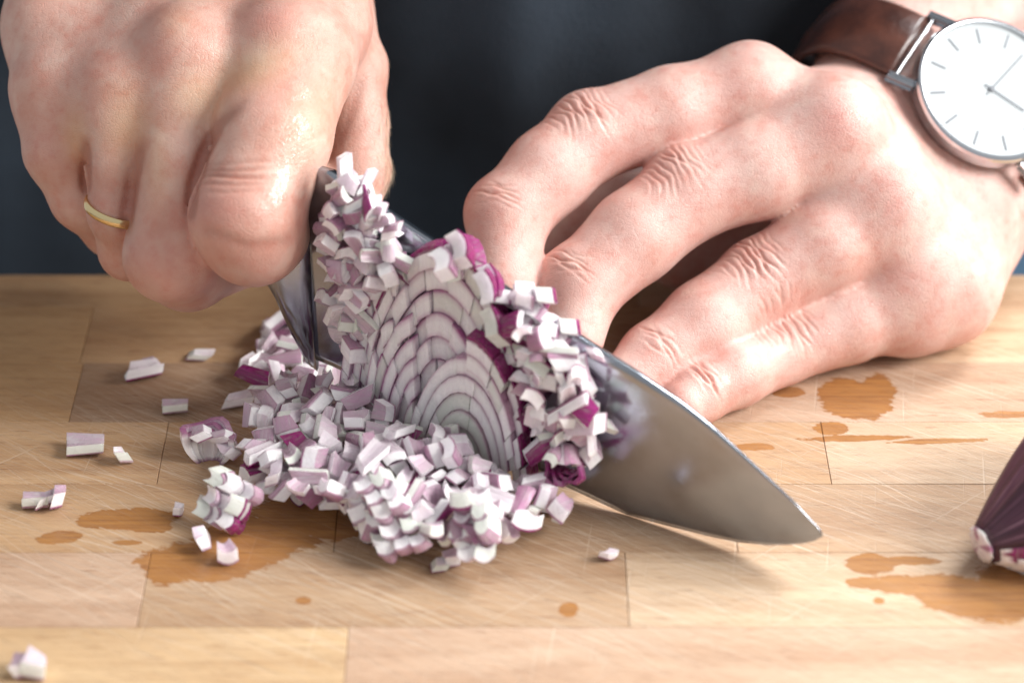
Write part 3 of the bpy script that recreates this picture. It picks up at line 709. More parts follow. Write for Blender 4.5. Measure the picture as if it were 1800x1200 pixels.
for se in (-1, 1):
    for sa in (-1, 1):
        bm = bmesh.new(); r0 = bmesh.ops.create_cube(bm, size=1)
        for vv in r0['verts']:
            x, y, z_ = vv.co
            p = wt(sa * 1.04 + x * .10, se * (R_ + .0) + y * .56, -.33 - .22 * (y * se + .5) + z_ * .16)
            vv.co = Vector(p)
        bmesh.ops.bevel(bm, geom=bm.edges[:], offset=.05, segments=2, affect='EDGES')
        from_bm('lug', bm, PS, watch, True) if False else None
        for vv in bm.verts if bm.is_valid else []: vv.co = vv.co - Vector(wt(0, 0, 0))
        me = bpy.data.meshes.new('lug')
        for vv in bm.verts: vv.co = vv.co * S
        bm.to_mesh(me); bm.free(); me.materials.append(PS); link('lug', me, watch)
    bm = bmesh.new()
    m_ = Matrix.Translation(Vector(WE * se * (R_ + .16) + WN * -.46) * S) @ Vector(WA).to_track_quat('Z', 'Y').to_matrix().to_4x4() @ Matrix.Scale(S, 4)
    bmesh.ops.create_cone(bm, cap_ends=True, segments=14, radius1=.06, radius2=.06, depth=2.0, matrix=m_)
    me = bpy.data.meshes.new('spring_bar'); bm.to_mesh(me); bm.free(); me.materials.append(PS); link('spring_bar', me, watch)
# ================================================================== red onion
def onion_material():
    k = N('red_onion_flesh'); ct = k.n('ShaderNodeTexCoord')
    pc = k.mapping(ct.outputs['Object'], scale=(100, 100, 100))
    oi = k.n('ShaderNodeObjectInfo')
    pv = k.n('ShaderNodeVectorMath', {0: pc, 1: k.n('ShaderNodeCombineXYZ', {0: k.math('MULTIPLY', oi.outputs['Random'], 37.0), 1: k.math('MULTIPLY', oi.outputs['Random'], 71.0)}).outputs[0]}, operation='ADD').outputs[0]
    at = k.n('ShaderNodeAttribute', attribute_name='layer')
    sp = k.n('ShaderNodeSeparateColor', {0: at.outputs['Color']})       # r: skin purple  g: lilac tint  b: greenish translucency
    fib = k.noise(k.mapping(pv, scale=(14, 14, 1.6)), 1.0, 3, 0.6)
    blo = k.noise(pv, 2.2, 3, 0.6)
    white = k.mix(k.rng(fib.outputs[0], .4, .7), (0.95, 0.94, 0.94, 1), (0.89, 0.86, 0.88, 1))
    green = (0.70, 0.74, 0.66, 1)
    c = k.mix(k.math('MULTIPLY', sp.outputs[2], 0.8), white, green)
    lil = k.math('MULTIPLY', sp.outputs[1], k.rng(blo.outputs[0], .25, .7, .35, 1.1), clamp=True)
    c = k.mix(lil, c, (0.42, 0.15, 0.33, 1))
    pur = k.math('MULTIPLY', sp.outputs[0], k.rng(fib.outputs[0], .25, .5, .75, 1.0), clamp=True)
    mag = k.mix(k.rng(fib.outputs[0], .42, .68), (0.17, 0.005, 0.075, 1), (0.33, 0.03, 0.19, 1))
    c = k.mix(pur, c, mag)
    b = k.b; b.subsurface_method = 'BURLEY'
    b.inputs['Subsurface Weight'].default_value = 0.6
    b.inputs['Subsurface Radius'].default_value = (0.9, 0.75, 0.9); b.inputs['Subsurface Scale'].default_value = 0.0032
    b.inputs['Coat Weight'].default_value = 0.0
    n3 = k.noise(pv, 22, 3, 0.6)
    return k.set(Base_Color=c, Roughness=k.rng(blo.outputs[0], .35, .7, .20, .42), Specular_IOR_Level=0.5, Normal=k.bump(k.math('ADD', fib.outputs[0], k.math('MULTIPLY', n3.outputs[0], .4)), 0.35, 0.0005))
ONION = onion_material()
def paint(me, cols):
    a = me.color_attributes.new('layer', 'FLOAT_COLOR', 'POINT'); c = np.ones((len(me.vertices), 4)); c[:, :3] = cols
    a.data.foreach_set('color', c.ravel())
# --- one dice: X through the onion layer (inner -> outer), Y along the curve, Z along the fibres
KINDS = []
r2 = random.Random(11)
for i in range(22):
    sk = 1 if i in (0, 1, 2, 3) else 0                                # outermost layer: magenta skin
    KINDS.append(dict(T=r2.uniform(.17, .31), W=r2.uniform(.24, .47), L=r2.uniform(.28, .54) if i % 5 else r2.uniform(.62, .85),
                      bend=r2.uniform(.02, .10), skx=r2.uniform(-.35, .35), sky=r2.uniform(-.5, .5), tap=r2.uniform(-.5, .5), skin=sk,
                      lil=r2.uniform(.15, 1.3), line=r2.uniform(.45, .95), green=r2.random() < .2, cut=(r2.uniform(-.22, .22), r2.uniform(-.22, .22))))
def dice_mesh(i):
    K = KINDS[i]; T, W, Ln = K['T'], K['W'], K['L']
    xs = [0, .04, .16, .45, .78, .89 if not K['skin'] else .86, .92 if not K['skin'] else .87, 1.0]
    pu = [.6 * K['line'], .06, 0, 0, 0, .25, 1.1 * K['line'], .8 * K['line']]
    if K['skin']: pu = [.1, .02, 0, 0, .0, .08, 1, 1]
    if K['line'] < .55 and not K['skin']: pu = [p * .4 for p in pu]
    li_ = [.5, .2, .04, .0, .05, .45, 1, .9]
    ysn = 4; zsn = 2
    V = []; C_ = []; idx = {}
    for a, x in enumerate(xs):
        for b in range(ysn + 1):
            for c in range(zsn + 1):
                if 0 < a < len(xs) - 1 and 0 < b < ysn and 0 < c < zsn: continue
                y = (b / ysn - .5); z = (c / zsn - .5)
                X = (x - .5) * T - K['bend'] * (y * 2) ** 2 + K['skx'] * z * T
                Y = y * W * (1 + K['tap'] * z + .12 * (x - .5)) + K['sky'] * z * .35
                Zz = z * Ln * (1 + K['cut'][0] * y * 2) + K['cut'][1] * (x - .5)
                idx[a, b, c] = len(V); V.append((X, Y, Zz))
                C_.append((pu[a], li_[a] * K['lil'] * (.55 if not K['skin'] else .4) + (.05 if not K['green'] else 0), 1.0 if K['green'] and a not in (0, len(xs) - 1) else 0))
    Fc = []
    A, B, C2 = len(xs) - 1, ysn, zsn
    g = lambda a, b, c: idx[a, b, c]
    for b in range(B):
        for c in range(C2):
            Fc.append((g(0, b, c), g(0, b, c + 1), g(0, b + 1, c + 1), g(0, b + 1, c)))
            Fc.append((g(A, b, c), g(A, b + 1, c), g(A, b + 1, c + 1), g(A, b, c + 1)))
    for a in range(A):
        for c in range(C2):
            Fc.append((g(a, 0, c), g(a + 1, 0, c), g(a + 1, 0, c + 1), g(a, 0, c + 1)))
            Fc.append((g(a, B, c), g(a, B, c + 1), g(a + 1, B, c + 1), g(a + 1, B, c)))
        for b in range(B):
            Fc.append((g(a, b, 0), g(a, b + 1, 0), g(a + 1, b + 1, 0), g(a + 1, b, 0)))
            Fc.append((g(a, b, C2), g(a + 1, b, C2), g(a + 1, b + 1, C2), g(a, b + 1, C2)))
    return V, Fc, C_
DICE = []
for i in range(len(KINDS)):
    V, Fc, C_ = dice_mesh(i); me = meshdata('onion_dice', V, Fc, ONION); paint(me, C_); DICE.append(me)
#SIMCUT
def put(kind, loc, rot=None, quat=None, scale=1.0, label=None, group=None, name='onion_dice', parent=None):
    o = bpy.data.objects.new(name, DICE[kind]); col.objects.link(o)
    o.location = Vector([float(c) for c in loc]) * S
    if quat is not None: o.rotation_mode = 'QUATERNION'; o.rotation_quaternion = quat
    elif rot is not None: o.rotation_euler = rot
    sc3 = scale if isinstance(scale, (tuple, list)) else (scale,) * 3
    o.scale = sc3
    if parent is not None: o.parent = parent
    else: tag(o, label, 'onion dice', group)
    return o
def cube_dims(kind): K = KINDS[kind]; return K['T'], K['W'], K['L']
# --- the heap, settled by a rigid-body run done beforehand: kind, x, y, z (cm), quaternion
HEAP = []
HEAP = [(10,-3.04,-7.76,1.6,0.75,-0.17,0.57,0.28),(0,-5.99,-3.13,0.91,0.56,0.18,-0.65,-0.49),(20,-3.39,-5.45,1.71,0.51,-0.62,0.29,-0.52),(20,-4.34,-5.28,1.5,0.02,-0.49,-0.31,-0.82),
(9,-4.31,-7.36,1.37,0.31,0.24,0.83,0.39),(5,-5.29,-2.49,0.99,0.61,0.14,-0.75,-0.22),(20,-5.45,-4.7,1.22,0.3,0.02,-0.52,-0.8),(10,-3.32,-8.32,1.21,0.28,-0.4,-0.37,-0.79),
(5,-4.37,-7.79,1.17,0.66,0.42,0.44,0.44),(14,-1.26,-7.63,1.6,0.98,0.16,-0.14,0.03),(15,-5.68,-0.19,0.56,0.58,0.75,0.04,-0.31),(14,-3.48,-6.04,1.41,0.71,0.02,0.69,-0.11),
(5,-2.09,-8.79,1.18,0.84,-0.46,0.21,-0.2),(9,1.05,-8.68,0.91,0.6,-0.18,0.69,0.35),(3,0.35,-9.25,0.9,0.35,-0.49,0.72,0.35),(15,0.19,-8.63,1.01,0.6,-0.48,-0.22,-0.6),
(7,-1.14,-9.59,0.87,0.22,0.49,-0.53,0.66),(11,-4.13,-6.19,1.33,0.5,0.25,0.76,0.32),(6,-2.84,-5.76,1.56,0.61,0.5,0.54,0.29),(0,-5.52,-6.62,0.96,0.68,-0.34,0.63,0.16),
(19,-5.03,-5.92,1.22,0.59,-0.18,-0.38,-0.69),(1,-3.81,-2.35,0.72,0.79,-0.03,-0.62,-0.06),(14,-3.89,-8.5,1.19,0.42,-0.36,0.83,-0.1),(21,-1.26,-3.89,0.12,0.64,0.35,0.46,0.51),
(6,-0.4,-9.15,1.06,0.47,0.59,0.59,-0.27),(16,-2.89,-8.73,0.95,0.61,0.28,0.73,0.1),(15,-4.63,-4.15,1.15,0.6,0.73,-0.24,0.21),(10,-2.51,-6.72,1.57,0.56,-0.43,0.68,0.19),
(7,-2.4,-1.79,0.11,0.11,0.67,0.27,-0.68),(13,-4.6,-2.16,0.9,0.75,-0.08,0.64,0.13),(14,-5.8,-4.91,0.89,0.93,-0.24,0.17,0.21),(14,0.66,-8.3,0.97,0.15,-0.25,-0.93,0.2),
(14,-3.82,-7.51,1.12,0.47,-0.22,0.6,0.61),(0,-1.52,-9.04,0.92,0.54,0.79,-0.14,-0.23),(3,-0.26,-8.68,1.06,0.62,0.32,0.67,0.23),(5,-5.13,-1.71,0.81,0.62,-0.0,0.77,-0.13),
(3,-5.69,-6.82,0.7,0.72,0.15,-0.66,0.15),(19,-2.46,-8.71,1.27,0.69,-0.65,0.29,0.13),(4,-1.96,-9.18,1.15,0.39,0.61,0.69,0.02),(16,-5.11,-4.46,1.29,0.63,-0.1,0.76,0.14),
(14,-1.73,-7.45,1.45,0.04,0.19,-0.21,-0.96),(14,-0.13,-9.19,0.64,0.29,-0.31,0.53,0.73),(13,-1.15,-7.08,1.51,0.58,-0.14,0.13,0.79),(15,-5.15,-1.06,0.79,0.52,-0.15,-0.77,0.33),
(11,-0.75,-7.68,1.28,0.27,-0.32,-0.34,0.84),(9,-0.69,-9.69,0.92,0.42,-0.64,0.01,-0.65),(9,-0.31,-8.09,1.18,0.26,-0.44,0.22,-0.83),(10,-2.66,-7.38,1.55,0.35,0.52,-0.34,0.7),
(4,-5.25,-7.08,1.15,0.1,-0.57,-0.81,0.09),(4,-4.02,-6.78,1.32,0.75,-0.1,0.43,0.48),(16,-0.79,-8.6,1.04,0.57,0.04,0.81,-0.11),(19,-1.98,-7.82,1.46,0.51,-0.1,0.68,0.51),
(14,-1.77,-8.19,0.99,0.45,-0.16,-0.11,0.87),(15,-2.1,-7.29,1.31,0.35,-0.36,0.43,0.75),(11,-1.64,-9.66,0.99,0.71,0.19,0.47,-0.49),(18,-5.5,-5.18,0.93,0.9,-0.12,0.02,0.42),
(20,-4.01,-1.23,0.57,0.79,0.1,0.44,0.41),(13,-5.16,-7.52,0.99,0.14,-0.84,0.01,0.53),(14,-5.7,-1.37,0.59,0.6,-0.15,0.62,0.48),(21,0.5,-7.95,1.11,0.42,0.25,0.58,0.65),
(1,-4.73,-6.3,1.11,0.4,-0.67,-0.05,-0.62),(19,-5.49,-5.87,0.99,0.23,0.51,-0.76,0.33),(5,-4.81,-6.99,1.19,0.42,-0.79,0.3,0.33),(11,-3.07,-2.02,0.22,0.14,-0.36,0.92,-0.07),
(21,-4.97,-7.78,0.79,0.47,-0.01,-0.87,0.14),(12,-2.31,-9.14,0.74,0.67,-0.22,-0.68,0.2),(20,-2.78,-8.68,0.63,0.68,0.59,0.2,0.38),(6,-1.21,-7.95,1.19,0.01,0.59,-0.2,-0.78),
(14,-4.12,-0.36,0.48,0.83,0.51,-0.02,0.24),(20,-4.82,-3.02,0.89,0.42,0.08,-0.69,-0.59),(5,-4.22,-2.63,0.47,0.0,-0.25,-0.96,-0.1),(16,-1.58,-6.91,1.63,0.1,-0.99,-0.08,-0.03),
(10,-3.48,-2.01,0.49,0.72,0.16,0.61,-0.3),(21,-5.46,-2.94,0.88,0.07,-0.28,0.31,0.91),(18,-1.36,-8.29,1.05,0.48,0.17,0.55,-0.66),(6,-4.62,-8.18,1.08,0.49,-0.34,0.66,0.45),
(21,-3.75,-5.16,1.65,0.79,-0.21,-0.57,0.03),(18,-3.39,-7.17,1.32,0.81,0.12,-0.52,-0.26),(8,-4.28,-4.07,1.22,0.77,-0.47,0.35,0.26),(11,-3.07,-2.75,0.14,0.01,-0.65,-0.05,0.76),
(18,-6.13,-1.98,0.56,0.49,0.62,0.2,-0.58),(18,-1.65,-3.44,0.2,0.52,0.48,-0.58,0.41),(13,-5.74,-6.29,0.98,0.87,-0.17,0.2,-0.41),(9,-4.38,-7.99,0.8,0.77,-0.46,0.06,-0.44),
(21,-3.32,-8.58,0.85,0.12,0.01,0.83,-0.55),(1,-4.65,-0.19,0.51,0.45,0.26,-0.6,0.61),(2,-0.69,-8.2,1.21,0.5,-0.23,0.53,0.65),(12,-2.35,-8.1,1.21,0.32,0.49,0.41,-0.7),
(14,-3.86,-1.59,0.54,0.4,0.29,0.25,0.83),(5,-3.5,-2.49,0.36,0.17,0.76,-0.07,-0.63),(12,-3.58,-4.66,1.72,0.7,-0.52,0.17,0.46),(11,-3.0,-6.24,1.28,0.41,-0.61,-0.22,0.63),
(11,-5.03,-0.13,0.64,0.36,0.71,-0.27,-0.54),(6,-4.25,-1.6,0.57,0.4,-0.66,-0.02,0.63),(17,-2.16,-2.51,0.12,0.72,0.5,-0.24,-0.42),(13,-5.34,-7.19,0.52,0.26,-0.61,-0.53,-0.53),
(19,-3.55,-0.99,0.25,0.27,-0.7,0.41,-0.52),(18,-4.33,-0.82,0.52,0.71,-0.26,-0.65,-0.02),(19,-3.85,-5.52,1.26,0.14,0.14,0.9,0.38),(17,-3.62,-7.97,1.16,0.36,-0.11,0.41,0.83),
(16,-5.14,-3.8,1.12,0.43,0.54,0.48,-0.55),(13,-5.05,-0.53,0.59,0.1,-0.75,0.66,-0.01),(19,-3.14,-7.16,1.56,0.87,0.31,-0.37,-0.1),(5,-3.46,-6.57,1.29,0.1,0.26,-0.76,-0.59),
(18,-4.34,-6.09,1.21,0.26,-0.76,0.55,-0.25),(2,-0.85,-9.32,1.04,0.67,0.23,-0.31,0.63),(4,-2.81,-8.35,1.03,0.39,0.6,0.51,-0.47),(9,-2.46,-7.53,1.23,0.12,0.71,0.03,-0.69),
(4,-2.85,-1.75,0.21,0.55,0.28,-0.76,0.19),(0,-4.81,-4.99,1.04,0.5,0.13,0.78,0.36),(16,-2.89,-7.76,1.27,0.51,0.85,-0.08,-0.06),(12,-4.97,-5.46,1.21,0.05,-0.29,-0.42,0.86),
(6,-1.67,-7.7,1.06,0.67,-0.35,0.64,0.12),(7,-3.87,-7.9,0.63,0.74,0.17,-0.62,0.21),(5,-3.3,-8.41,0.55,0.6,0.59,0.48,-0.26),(11,-3.84,-5.94,1.08,0.96,0.14,0.23,0.13),
(1,-2.32,-6.41,1.31,0.6,-0.41,-0.26,-0.64),(7,-3.86,-0.99,0.47,0.16,0.33,-0.77,0.52),(5,-1.36,-9.2,0.6,0.64,0.59,0.35,-0.34),(0,-3.54,-8.02,0.93,0.42,0.31,-0.78,0.34),
(11,-2.61,-7.92,0.99,0.64,0.46,0.59,0.14),(5,-5.63,-3.67,0.8,0.75,0.45,0.23,0.43),(18,-5.75,-2.65,0.72,0.5,-0.21,-0.34,0.77),(9,-0.91,-8.46,0.74,0.72,0.46,-0.41,0.33),
(11,-1.37,-6.61,1.48,0.89,-0.07,-0.09,0.45),(10,-0.78,-9.05,0.79,0.45,0.58,0.58,-0.36),(17,-4.09,-5.64,1.37,0.15,0.74,0.64,-0.16),(21,-3.22,-4.73,1.55,0.25,0.74,-0.54,0.31),
(19,-3.72,-4.88,1.49,0.45,0.44,0.53,-0.56),(20,-4.46,-6.82,1.2,0.33,0.33,-0.53,0.71),(0,-2.25,-8.18,1.02,0.34,0.2,-0.74,0.55),(19,-4.49,-2.48,0.66,0.06,-0.69,-0.42,-0.59),
(14,-0.83,-8.05,0.95,0.23,-0.53,-0.04,0.81),(6,-3.23,-5.14,1.55,0.26,0.62,-0.69,0.27),(11,-4.52,-5.66,1.07,0.22,0.44,0.76,-0.43),(20,-5.92,-0.91,0.4,0.08,-0.01,0.81,0.58),
(9,-5.5,-0.8,0.49,0.35,0.63,-0.39,0.58),(11,0.42,-8.61,0.69,0.1,0.22,0.66,0.71),(8,-5.76,-2.17,0.66,0.23,-0.78,0.19,0.55),(20,-4.73,-2.01,0.52,0.3,0.68,0.04,-0.67),
(20,-3.36,-1.56,0.18,0.68,-0.27,0.6,0.31),(9,-4.14,-2.21,0.52,0.01,-0.9,-0.11,0.43),(18,-1.96,-8.97,0.76,0.22,0.76,0.48,-0.39),(12,-4.26,-4.55,1.34,0.55,0.77,-0.12,0.29),
(18,-0.96,-7.52,1.27,0.44,-0.76,0.17,-0.45),(9,-4.8,0.3,0.32,0.02,-0.11,0.93,0.34),(2,-0.04,-7.9,0.97,0.26,0.28,0.56,-0.74),(12,-4.78,-7.06,0.9,0.47,-0.44,0.24,0.73),
(7,-4.9,-7.36,0.76,0.51,0.32,0.79,0.12),(10,-5.07,-6.98,0.83,0.86,-0.0,-0.51,-0.07),(4,-1.76,-6.93,1.32,0.12,-0.86,-0.22,0.44),(4,-2.82,-6.76,1.36,0.88,-0.17,-0.08,-0.43),
(16,-2.42,-6.87,1.21,0.04,-0.52,-0.74,0.42),(17,-5.47,0.24,0.43,0.22,-0.37,0.66,-0.62),(4,-3.26,-5.61,1.34,0.21,0.74,-0.62,-0.13),(9,-3.26,-7.51,1.22,0.87,0.41,0.2,-0.2),
(6,-4.02,-8.07,0.94,0.68,0.24,0.59,-0.37),(4,-3.56,-6.99,1.07,0.07,-0.34,0.86,0.38),(4,-0.29,-7.47,0.79,0.52,-0.01,0.85,0.0),(11,-4.88,-4.73,0.85,0.55,0.8,0.24,0.0),
(8,-2.29,-8.74,0.59,0.29,0.34,0.87,-0.18),(7,-0.61,-7.13,0.85,0.52,0.01,0.56,-0.64),(11,1.12,-8.3,0.65,0.51,-0.85,0.13,-0.04),(16,0.33,-7.8,0.84,0.89,0.06,0.44,0.07),
(6,-5.32,-2.0,0.7,0.69,-0.32,0.59,0.26),(17,-4.17,-5.32,1.25,0.01,-0.46,-0.77,0.44),(11,-5.24,-3.44,0.96,0.25,-0.13,-0.92,0.27),(11,-1.94,-8.62,0.81,0.4,0.44,-0.81,0.0),
(4,-5.92,0.12,0.23,0.1,-0.18,0.59,-0.78),(5,-4.83,-1.25,0.51,0.28,0.27,0.55,-0.74),(4,-2.9,-6.03,1.12,0.9,0.33,-0.18,-0.23),(21,-1.56,-7.71,0.85,0.47,-0.71,-0.5,0.15),
(20,-5.72,-0.36,0.18,0.6,0.54,0.31,0.51),(4,-4.77,-0.65,0.18,0.11,-0.55,0.16,0.81),(19,-2.37,-8.19,0.63,0.42,-0.62,-0.65,-0.12),(6,-4.93,-2.59,0.69,0.42,0.17,-0.89,-0.06),
(4,-5.71,-4.08,0.63,0.01,-0.78,0.0,0.63),(0,-3.99,-7.37,0.86,0.34,0.5,0.66,-0.44),(6,-5.1,-4.34,0.97,0.59,0.4,0.41,-0.56),(21,-3.6,-2.42,0.12,0.62,0.33,0.47,0.53),
(6,-5.45,-2.95,0.54,0.13,-0.79,0.56,-0.21),(18,-1.32,-8.31,0.56,0.11,0.78,0.48,0.39),(8,-5.37,-0.3,0.31,0.15,-0.21,0.8,0.54),(0,-1.43,-7.73,0.63,0.59,-0.09,-0.8,0.11),
(20,-0.42,-8.63,0.63,0.62,-0.77,0.13,-0.06),(21,-5.04,-0.81,0.58,0.31,0.87,0.08,-0.38),(0,-3.23,-4.84,1.12,0.71,0.31,0.57,-0.29),(11,-3.4,-5.83,1.05,0.2,0.75,0.54,-0.33),
(10,-4.81,-6.03,0.77,0.07,-0.79,0.29,0.54),(3,-2.43,-6.13,1.07,0.57,0.34,0.74,0.14),(21,-0.94,-7.08,1.1,0.78,-0.59,0.02,0.21),(3,-3.98,-6.51,0.99,0.31,-0.94,0.01,0.11),
(17,-4.2,-4.46,1.1,0.5,-0.09,-0.86,0.04),(14,-1.39,-7.29,0.72,0.43,0.55,0.24,-0.67),(2,-5.37,0.77,0.14,0.43,0.27,0.86,-0.03),(6,0.69,-7.9,0.77,0.92,0.02,0.4,-0.01),
(21,-0.99,-7.59,0.95,0.6,0.14,0.64,0.46),(12,-1.24,-8.17,0.73,0.54,-0.71,0.14,-0.44),(11,-4.05,-4.18,0.92,0.23,-0.5,0.79,-0.27),(21,-5.85,-1.75,0.36,0.48,0.87,0.1,0.08),
(7,-1.04,-9.15,0.55,0.53,-0.27,0.67,0.46),(6,-3.75,-6.09,0.55,0.19,0.25,0.76,-0.57),(9,-2.88,-6.85,1.03,0.71,0.39,-0.55,0.22),(1,-2.07,-6.92,1.1,0.15,0.37,-0.67,0.63),
(13,-5.48,0.16,0.13,0.17,0.28,0.05,-0.94),(19,-5.09,-5.64,0.9,0.76,-0.36,0.21,0.49),(12,0.49,-7.7,0.49,0.87,0.25,0.32,-0.28),(13,-2.93,-7.61,0.92,0.48,0.49,-0.73,-0.06),
(2,-0.56,-7.61,0.96,0.36,-0.17,-0.7,-0.59),(7,-4.76,-3.8,0.83,0.48,0.37,0.78,-0.16),(6,-5.2,-1.47,0.57,0.58,-0.28,-0.76,0.01),(6,-5.85,0.53,0.12,0.39,-0.53,0.55,0.52),
(3,-5.34,-5.01,0.72,0.43,-0.11,-0.58,-0.68),(11,-1.22,-7.19,1.17,0.8,0.58,0.1,0.1),(6,0.03,-8.62,0.65,0.75,-0.1,-0.64,-0.12),(12,-1.78,-7.32,0.99,0.94,0.08,0.29,0.18),
(17,-0.29,-8.44,0.93,0.64,-0.32,0.68,-0.13),(17,-3.04,-7.22,1.05,0.35,-0.39,0.25,-0.81)]

NHEAP = 150
GH = 'onion dice in the heap in front of the knife'
def zone(x, y, z):
    r0 = np.array((x, y, z)) - CAM; dz = r0 @ FWD; px, py = 900 + F * (r0 @ RIGHT) / dz, 600 - F * (r0 @ UP) / dz
    if py < 690 and px < 600: return 'in the back left lobe of the heap'
    if px > 800: return 'at the right end of the heap'
    if py > 860: return 'at the front foot of the heap'
    if px < 560: return 'on the left flank of the heap'
    return 'on the heap just below the arched slices'
LH = {True: 'onion dice with a magenta skin face, ',
      'g': 'pale greenish white onion dice ',
      False: 'white onion dice with lilac layer edges, '}
def join_dice(name, items):
    """the small bits between and under the dice that nobody could count, one mesh"""
    V, Fc, C_ = [], [], []
    for (kd, x, y, z, q0, q1, q2, q3) in items:
        v_, f_, c_ = dice_mesh(kd); m_ = Matrix.Translation((x, y, z)) @ Matrix.Rotation(0, 4, 'X') ; qq = __import__('mathutils').Quaternion((q0, q1, q2, q3)).normalized().to_matrix()
        b0 = len(V); V += [np.array(qq @ Vector(p)) + np.array((x, y, z)) for p in v_]; Fc += [tuple(b0 + i for i in f) for f in f_]; C_ += c_
    o = meshobj(name, V, Fc, ONION); paint(o.data, C_); tag(o, 'small white and lilac onion bits filling the gaps of the heap', 'onion bits', kind='stuff')
if len(HEAP) > NHEAP: join_dice('onion_bits', HEAP[NHEAP:])
for (kd, x, y, z, q0, q1, q2, q3) in HEAP[:NHEAP]:
    K = KINDS[kd]; put(kd, (x, y, z), quat=(q0, q1, q2, q3), label=LH['g' if K['green'] and not K['skin'] else bool(K['skin'])] + zone(x, y, z), group=GH)
# --- slices still holding together against the blade: arched layers cut into cells
def sz(px, py):
    p = KP(px, py) - KT; return float(p @ KU), float(p[2])
def arch(c, rx, ry, a):
    """photo pixel on an arch (a = 0 top, + clockwise)"""
    return c[0] + rx * math.sin(a), c[1] - ry * math.cos(a)
def cell(name, c, rin, rout, a0, a1, d0, d1, parent, skin=False, lil=.5, green=0.0, jit=0.0, rr=rnd):
    na = 5; st = [0, .07, .25, .6, .82, .92 if not skin else .72, 1.0]
    pu = [.25, .03, 0, 0, .03, .22, .62] if not skin else [.1, 0, 0, 0, .05, 1, 1]
    ll_ = [.9, .5, .15, .1, .4, .8, 1.0]
    jx, jy, jd = rr.uniform(-jit, jit), rr.uniform(-jit, jit), rr.uniform(-1, 1) * jit * .045
    V = []; C_ = []
    ns = len(st)
    for dd_ in (d0 + jd, d1 + jd):
        for i in range(na + 1):
            a = a0 + (a1 - a0) * i / na
            for s_, p_, l_ in zip(st, pu, ll_):
                rx = rin[0] + (rout[0] - rin[0]) * s_; ry = rin[1] + (rout[1] - rin[1]) * s_
                x, y = arch(c, rx, ry, a); s, z = sz(x + jx, y + jy)
                V.append(kb(s, max(z, .03), dd_)); C_.append((p_ * (1 if skin else .75), l_ * lil, green))
    M = (na + 1) * ns; Fc = []
    for i in range(na):
        for j in range(ns - 1):
            a = i * ns + j
            Fc.append((a, a + 1, a + ns + 1, a + ns)); Fc.append((M + a, M + a + ns, M + a + ns + 1, M + a + 1))
        Fc.append((i * ns, (i + 1) * ns, M + (i + 1) * ns, M + i * ns)); b = i * ns + ns - 1
        Fc.append((b, M + b, M + b + ns, b + ns))
    for j in range(ns - 1):
        Fc.append((j, M + j, M + j + 1, j + 1)); b = na * ns + j
        Fc.append((b, b + 1, M + b + 1, M + b))
    o = meshobj(name, V, Fc, ONION, parent); paint(o.data, C_)
    b2 = bmesh.new(); b2.from_mesh(o.data); bmesh.ops.recalc_face_normals(b2, faces=b2.faces[:]); b2.to_mesh(o.data); b2.free()
    return o
def slice_(label, c, radii, a_lo, a_hi, d0, thick, step=42, skin_ring=0, jit=2.0, skip=0.0, lil=.6, green_in=2, cutline=True):
    root = empty('onion_slice', kb(*sz(c[0], c[1] - radii[0][1] * .5), d0))
    tag(root, label, 'onion slice', None)
    for k_ in range(len(radii) - 1):
        ro, ri = radii[k_], radii[k_ + 1]
        a = a_lo
        while a < a_hi - .02:
            x0, y0 = arch(c, *ro, a); x1, y1 = arch(c, *ro, a + .01)
            da = min(.9, step * rnd.uniform(.8, 1.25) / (math.hypot(x1 - x0, y1 - y0) / .01))
            b = min(a + da, a_hi)
            if a_hi - b < da * .3: b = a_hi
            if rnd.random() > skip:
                cell('onion_layer', c, (ri[0] + 1.2, ri[1] + 1.2), ro, a + .004, b - .004, d0, d0 + thick, root, skin=(k_ < skin_ring),
                     lil=lil * rnd.uniform(.6, 1.5), green=(1.0 if k_ >= len(radii) - 1 - green_in else (rnd.random() < .12) * .8), jit=jit)
            a = b
    return root
R = math.radians
def nest(x0, y0, x1, y1, n): return [(x0 + (x1 - x0) * i / n, y0 + (y1 - y0) * i / n) for i in range(n + 1)]
slice_('tall arched onion slice fanned on the blade, finely layered, magenta skin at its right edge', (788, 835), nest(152, 425, 6, 96, 8), R(-86), R(84), .17, .36, step=48, skin_ring=1, jit=2.2, green_in=1, lil=.8)
slice_('pale half-round onion slice low on the blade with fine nested rings', (842, 835), nest(100, 236, 4, 24, 7), R(-84), R(80), .50, .34, step=150, skin_ring=0, jit=.8, green_in=4, lil=.55)
slice_('narrow leaning onion slice of long strips on the blade left of the tall one', (716, 800), nest(98, 372, 6, 150, 6), R(-88), R(6), .34, .30, step=62, jit=2.5, lil=1.0, green_in=0)
slice_('short thin onion slice leaning on the tall one behind the heap', (765, 790), nest(96, 262, 10, 80, 5), R(-88), R(-8), .52, .26, step=70, jit=2.5, lil=.9, green_in=0)
slice_('thin onion slice with a magenta rim, standing right of the pale half-round one', (850, 860), [(112, 300), (97, 268), (82, 238)], R(5), R(86), .42, .42, step=46, skin_ring=1, jit=3, lil=.7, green_in=0)
